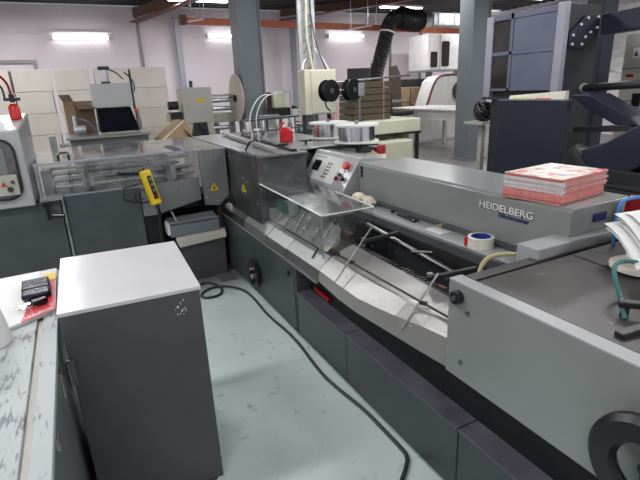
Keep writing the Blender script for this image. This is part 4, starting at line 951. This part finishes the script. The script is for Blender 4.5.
sd = thing('silver_duct', (11, 12, 3.3), 'silver galvanised air duct under the roof beside the right column', 'duct')
obj('pipe', MB().box(9.45, 14.4, 11.3, 11.7, 3.24, 3.58), 'galv', sd, .02)
obj('reducer', MB().cyl((9.18, 11.53, 3.40), (9.46, 11.5, 3.41), .12, 20, .18), 'galv', sd)
mb = MB()
for k in range(7): mb.box(9.6+.6*k, 9.63+.6*k, 11.29, 11.71, 3.23, 3.59)
obj('seam', mb, 'silver', sd)
wu = thing('wall_unit', (11.2, 13.3, 2.1), 'white raised control cabin with two dark windows high at the back right', 'cabin')
obj('body', MB().box(10.66, 12.2, 13.0, 14.0, 2.12, 3.22), 'white_paint', wu, .02)
obj('window', MB().prism(rrect(10.78, 11.06, 2.20, 2.68, .05), 'y', 12.985, 13.0), 'bronze_glass', wu)
obj('window', MB().prism(rrect(11.24, 11.56, 2.22, 3.0, .05), 'y', 12.985, 13.0), 'bronze_glass', wu)
obj('window_divider', MB().box(11.15, 11.20, 12.98, 13.0, 2.15, 3.20), 'beige', wu)
obj('base_ledge', MB().box(10.62, 12.2, 12.95, 14.0, 2.06, 2.12), 'grey', wu)
obj('leg', MB().box(10.80, 10.95, 13.1, 13.25, 0, 2.06), 'grey', wu); obj('leg', MB().box(12.0, 12.15, 13.1, 13.25, 0, 2.06), 'grey', wu)

# white worktable and curved panel machine by the right column
wt = thing('white_worktable', (9.0, 10.2, 0), 'white painted worktable with square legs on the grey floor left of the right column', 'table')
obj('tabletop', MB().box(8.40, 9.9, 8.9, 11.9, 1.03, 1.075), 'white_paint', wt, .006)
obj('apron', MB().box(8.48, 8.52, 9.02, 11.05, .80, 1.03).box(8.52, 9.7, 9.0, 9.04, .80, 1.03), 'white_paint', wt)
for x, y in ((8.30+.17, 9.02), (8.47, 10.98), (9.7, 9.02), (9.7, 10.98)): obj('leg', MB().box(x, x+.10, y, y+.10, 0, 1.03), 'white_paint', wt, .004)
mb = MB()
for k in range(16): mb.box(8.392, 8.40, 8.95+.18*k, 9.03+.18*k, 1.035, 1.065)
obj('worn_edge', mb, 'beige', wt)
cpn = thing('curved_guard_machine', (10.6, 12.0, 0), 'machine with a white curved guard edged in maroon behind the white worktable', 'machine')
obj('guard', MB().prism([(9.85, 1.0), (10.15, 1.75), (10.35, 1.90), (10.6, 1.93), (11.8, 1.93), (11.8, 0), (9.85, 0)], 'y', 12.0, 12.6), 'white_paint', cpn)
obj('guard_edge', MB().tube([(9.83, 11.99, 1.0), (10.13, 11.99, 1.76), (10.34, 11.99, 1.91), (10.6, 11.99, 1.95), (11.8, 11.99, 1.95)], .035, 8, 2), mat('maroon_trim', (.16, .02, .03), .4), cpn)
obj('wheel', MB().lathe([(.16, 0), (.30, 0), (.30, .06), (.16, .06), (.16, 0)], (11.15, 11.92, 1.45), 28, 'y'), 'steel_dark', cpn)
# boxes and boards further back
tag(obj('grey_tray', MB().box(9.75, 10.72, 12.9, 13.2, 1.62, 1.86), 'slate', bevel=.01), 'dark grey tray on the brown cartons left of the curved guard', 'tray')
bx = thing('brown_carton', (10.3, 13.1, 0), 'wide brown carton stack under the dark grey tray by the back wall', 'box')
obj('body', MB().box(9.95, 10.72, 12.9, 13.6, 0, 1.60), 'card', bx, .01); obj('tape_strip', MB().box(9.95, 10.72, 12.893, 12.9, 1.1, 1.13), 'beige', bx)
bx = thing('brown_carton', (9.6, 13.1, 0), 'narrow brown carton stack left of the wide brown one by the back wall', 'box')
obj('body', MB().box(9.28, 9.90, 12.9, 13.6, 0, 1.60), 'card', bx, .01); obj('tape_strip', MB().box(9.28, 9.9, 12.893, 12.9, 1.2, 1.23), 'beige', bx)
dp = thing('dark_panel', (8.1, 13.2, 0), 'dark grey flat panel standing behind the black duct', 'panel')
obj('board', MB().box(7.72, 9.0, 13.1, 13.16, .3, 2.24), 'slate', dp, .006); obj('foot', MB().box(7.8, 8.9, 13.0, 13.3, 0, .3), 'slate', dp)
bd = thing('leaning_board', (9.1, 13.3, 0), 'brown and cream boards leaning beside the dark panel', 'board')
obj('cream_board', MB().box(8.75, 9.24, 13.40, 13.46, 0, 2.44), 'card_pale', bd); obj('brown_board', MB().prism([(9.05, 0), (9.55, 0), (9.45, 2.0), (9.3, 2.28), (9.05, 2.25)], 'y', 12.80, 12.85), 'kraft', bd)
chr_ = thing('office_chair', (7.0, 9.6, 0), 'dark office chair left of the white worktable', 'chair')
obj('seat', MB().box(6.75, 7.35, 9.4, 9.9, 1.02, 1.12), 'slate', chr_, .03); obj('backrest', MB().box(6.62, 6.72, 9.4, 9.9, 1.12, 1.55), 'slate', chr_, .03)
obj('pedestal', MB().cyl((7.02, 9.65, .1), (7.02, 9.65, 1.02), .05, 12), 'black', chr_)
for k in range(5):
    a = 2*PI*k/5; obj('leg', MB().bar((7.02, 9.65, .10), (7.02+.33*math.cos(a), 9.65+.33*math.sin(a), .04), .06, .05), 'black', chr_)
sh = thing('side_machine', (7.4, 10.8, 0), 'dark slate machine body standing between the cardboard pile and the white worktable', 'machine')
obj('body', MB().prism([(6.9, .0), (7.7, 0), (7.75, .9), (7.5, 1.2), (7.0, 1.25)], 'y', 10.6, 11.0), 'slate', sh, .02); obj('top_pad', MB().box(6.85, 7.9, 10.5, 11.1, 1.26, 1.33), 'column', sh, .02)

# ================================================================== NAVY MACHINE at the right
Nv = thing('inserting_machine', (5.4, 4.2, 0), 'tall navy and slate machine with folding arms and glass panels at the right', 'machine')
obj('tower', MB().box(5.08, 5.75, 3.90, 4.0, 0, 2.52), 'slate', Nv, .006, label='tall dark slate side tower')
obj('tower_frame', MB().box(5.0, 5.08, 3.80, 3.90, 1.3, 2.52), 'silver', Nv, .004)
obj('rear_frame', MB().box(5.0, 5.08, 4.82, 4.93, 1.53, 2.50), 'silver', Nv, .004)
pf = obj('panel_frame', MB().box(5.0, 5.06, 3.90, 4.82, 2.44, 2.50).box(5.0, 5.06, 3.9, 4.82, 2.03, 2.07).box(5.0, 5.06, 3.9, 4.82, 1.60, 1.63).box(5.0, 5.05, 4.50, 4.54, 1.6, 2.5), 'slate_blue', Nv)
obj('blue_panel', MB().box(5.01, 5.04, 3.90, 4.50, 2.07, 2.44), 'slate_blue', pf, .003); obj('blue_panel', MB().box(5.01, 5.04, 3.90, 4.50, 1.63, 2.03), 'slate_blue', pf, .003)
obj('dark_pane', MB().box(5.02, 5.04, 4.54, 4.82, 2.07, 2.44), 'bronze_glass', pf); obj('dark_pane', MB().box(5.02, 5.04, 4.54, 4.82, 1.63, 2.03), 'bronze_glass', pf)
obj('inner_body', MB().box(5.08, 5.7, 4.0, 4.85, 0, 2.45).box(5.0, 5.08, 4.0, 4.28, 0, 1.5), 'slate', Nv)
obj('back_post', MB().box(5.75, 5.95, 4.3, 4.5, 0, 2.6), 'grey_dark', Nv)
lb = obj('lower_cabinet', MB().prism([(4.6, 3.36), (4.6, 4.28), (5.0, 4.28), (5.0, 3.80), (4.72, 3.40)], 'z', .05, 1.50), 'navy', Nv, .01, label='navy lower cabinet')
obj('cabinet_lid', MB().prism([(4.595, 3.355), (4.595, 4.285), (5.0, 4.285), (5.0, 3.79), (4.72, 3.395)], 'z', 1.50, 1.515), 'slate_blue', lb, .002); obj('rear_tray', MB().box(4.85, 5.0, 4.30, 4.80, 1.50, 1.53), 'slate', lb)
# bolted gusset and arms
gus = obj('gusset_plate', MB().prism([(5.45, 2.40), (5.69, 2.42), (5.70, 2.25), (5.46, 2.05), (5.20, 2.06), (5.19, 2.20)], 'y', 3.86, 3.90), 'navy', Nv, .004)
mb = MB()
for x, z in ((5.47, 2.37), (5.65, 2.385), (5.65, 2.27), (5.54, 2.22), (5.36, 2.30), (5.41, 2.09), (5.24, 2.09), (5.46, 2.17), (5.24, 2.185)): mb.cyl((x, 3.86, z), (x, 3.845, z), .015, 10)
obj('bolt', mb, 'white_paint', gus)
obj('upper_arm', MB().bar((5.79, 3.84, 2.30), (5.80, 2.5, 2.36), .20, .22), 'navy', Nv, .01)
obj('roller_shaft', MB().cyl((5.55, 3.86, 1.60), (5.3, 2.6, 1.66), .045, 16), 'slate', Nv, smooth=True)
obj('roller_end', MB().cyl((5.56, 3.88, 1.60), (5.55, 3.84, 1.60), .055, 16), 'beige', Nv)
def slab(pts, x0, x1, m, name, **k):
    return obj(name, MB().prism(pts, 'x', x0, x1), m, Nv, **k)
slab([(3.62, 1.55), (3.40, 1.55), (2.95, 1.33), (2.80, 1.22), (3.10, 1.25), (3.45, 1.42)], 5.0, 5.35, 'navy', 'link_arm', bevel=.01)
slab([(3.55, 1.14), (2.75, 1.20), (2.75, 1.27), (3.55, 1.20)], 5.0, 5.06, 'slate', 'link_bar', bevel=.006)
slab([(3.15, 1.02), (2.90, 1.12), (2.50, 1.38), (1.9, 1.60), (1.9, 1.25), (2.45, .98), (2.75, .80), (3.0, .45), (3.20, .45)], 4.62, 4.9, 'navy', 'swing_arm', bevel=.015)
obj('arm_shaft', MB().cyl((4.75, 3.3, 1.0), (4.75, 3.05, .96), .06, 16), 'rod', Nv); obj('arm_lever', MB().bar((4.6, 3.25, 1.03), (4.6, 3.0, .75), .06, .05), 'slate', Nv, .004)
obj('floor_frame', MB().box(4.4, 5.6, 1.8, 3.30, .55, .72).box(4.4, 5.6, 1.8, 2.2, 0, .55).box(4.5, 5.5, 2.9, 3.3, 0, .55), 'slate', Nv, .01)
obj('frame_beam', MB().box(4.3, 4.42, 1.8, 2.95, .80, .90).box(4.9, 5.0, 1.8, 2.9, .60, 1.0), 'void', Nv)
tag(obj('paper_stack', MB().hexa([(4.62, 3.42, 1.516), (4.80, 3.50, 1.516), (4.88, 4.18, 1.516), (4.66, 4.18, 1.516), (4.64, 3.42, 1.60), (4.80, 3.50, 1.60), (4.88, 4.18, 1.555), (4.68, 4.18, 1.555)]), 'card_pale'), 'stack of white papers on the lid of the navy cabinet', 'paper')
tag(obj('orange_strip', MB().box(4.598, 4.625, 3.58, 3.76, 1.516, 1.530), 'orange'), 'small orange strip at the edge of the white papers', 'strip')
tag(obj('yellow_note', MB().box(4.600, 4.64, 3.84, 4.08, 1.516, 1.535), mat('yellow_green_print', (.55, .58, .15), .5, .0, .1, 40, var2=(.7, .7, .6))), 'small yellow green printed strip at the far end of the white papers', 'note')
# black brush roll beside the cabinet
bh = thing('cable_bundle', (6.0, 5.9, 0), 'black tangled cable bundle on a stand between the right column and the navy machine', 'cables')
mb = MB(); random.seed(3)
for k in range(34):
    c = Vector((6.0, 5.88, 1.26)); a = random.uniform(0, PI); b = random.uniform(0, PI); r = random.uniform(.09, .17)
    u = Vector((math.cos(a), math.sin(a)*.6, math.sin(b)*.7)).normalized(); v = u.orthogonal().normalized()
    mb.tube([c+(u*math.cos(t)+v*math.sin(t))*r for t in [2*PI*i/12 for i in range(13)]], .012, 6)
obj('coils', mb, 'black', bh); obj('post', MB().box(5.96, 6.04, 5.85, 5.93, 0, 1.12), 'beige', bh)
obj('tray', MB().box(5.8, 6.2, 5.7, 6.1, 1.06, 1.10), 'beige', bh)
# electrical cabinet
ec = thing('electrical_cabinet', (6.9, 3.8, 0), 'beige electrical cabinet with warning labels at the right edge behind the navy arms', 'electrical cabinet')
obj('body', MB().box(6.5, 7.3, 2.6, 4.02, 0, 2.22), 'beige', ec, .01)
obj('door_seam', MB().box(6.495, 6.502, 2.6, 4.02, 1.80, 1.81).box(6.495, 6.502, 2.6, 4.02, 1.40, 1.41), 'slate', ec)
lbl = obj('warning_label', MB().box(6.492, 6.50, 3.70, 3.90, 1.93, 2.05), 'paper', ec)
obj('warning_mark', MB().prism([(3.83, 1.95), (3.89, 1.95), (3.86, 2.01)], 'x', 6.488, 6.492), 'slate', lbl)
obj('red_mark', MB().box(6.492, 6.50, 3.86, 3.95, 1.70, 1.735), 'red_deep', ec)
obj('switch', MB().box(6.47, 6.5, 3.72, 3.82, 1.34, 1.50), 'black_plastic', ec, .004)
tag(obj('navy_post', MB().box(6.88, 7.16, 4.6, 4.9, 0, 3.2), 'navy', bevel=.01), 'dark navy steel post between the slate tower and the beige cabinet', 'post')
tag(obj('grey_locker', MB().box(7.0, 7.9, 5.1, 5.7, 0, 2.6), 'grey', bevel=.01), 'grey metal locker behind the navy post', 'locker')
# pale crumpled plastic sheet above the machine
rows = []
for i in range(10):
    rows.append([(8.6+.6*j+.1*math.sin(i*1.3+j), 8.6-.3*j+.06*math.cos(i*2.1+j*1.7), 1.8+.155*i+.04*math.sin(j*2.1+i)) for j in range(10)])
pst = MB(); R0 = len(rows); 
pst.sheet([[(p[0], p[1]+.02*math.sin(p[0]*7+p[2]*5), p[2]) for p in r] for r in rows], .01)
tag(obj('plastic_curtain', pst, mat('pale_plastic', (.55, .54, .53), .5, .0, .12, 2, .4, 8)), 'pale crumpled plastic curtain hanging behind the slate tower', 'curtain')
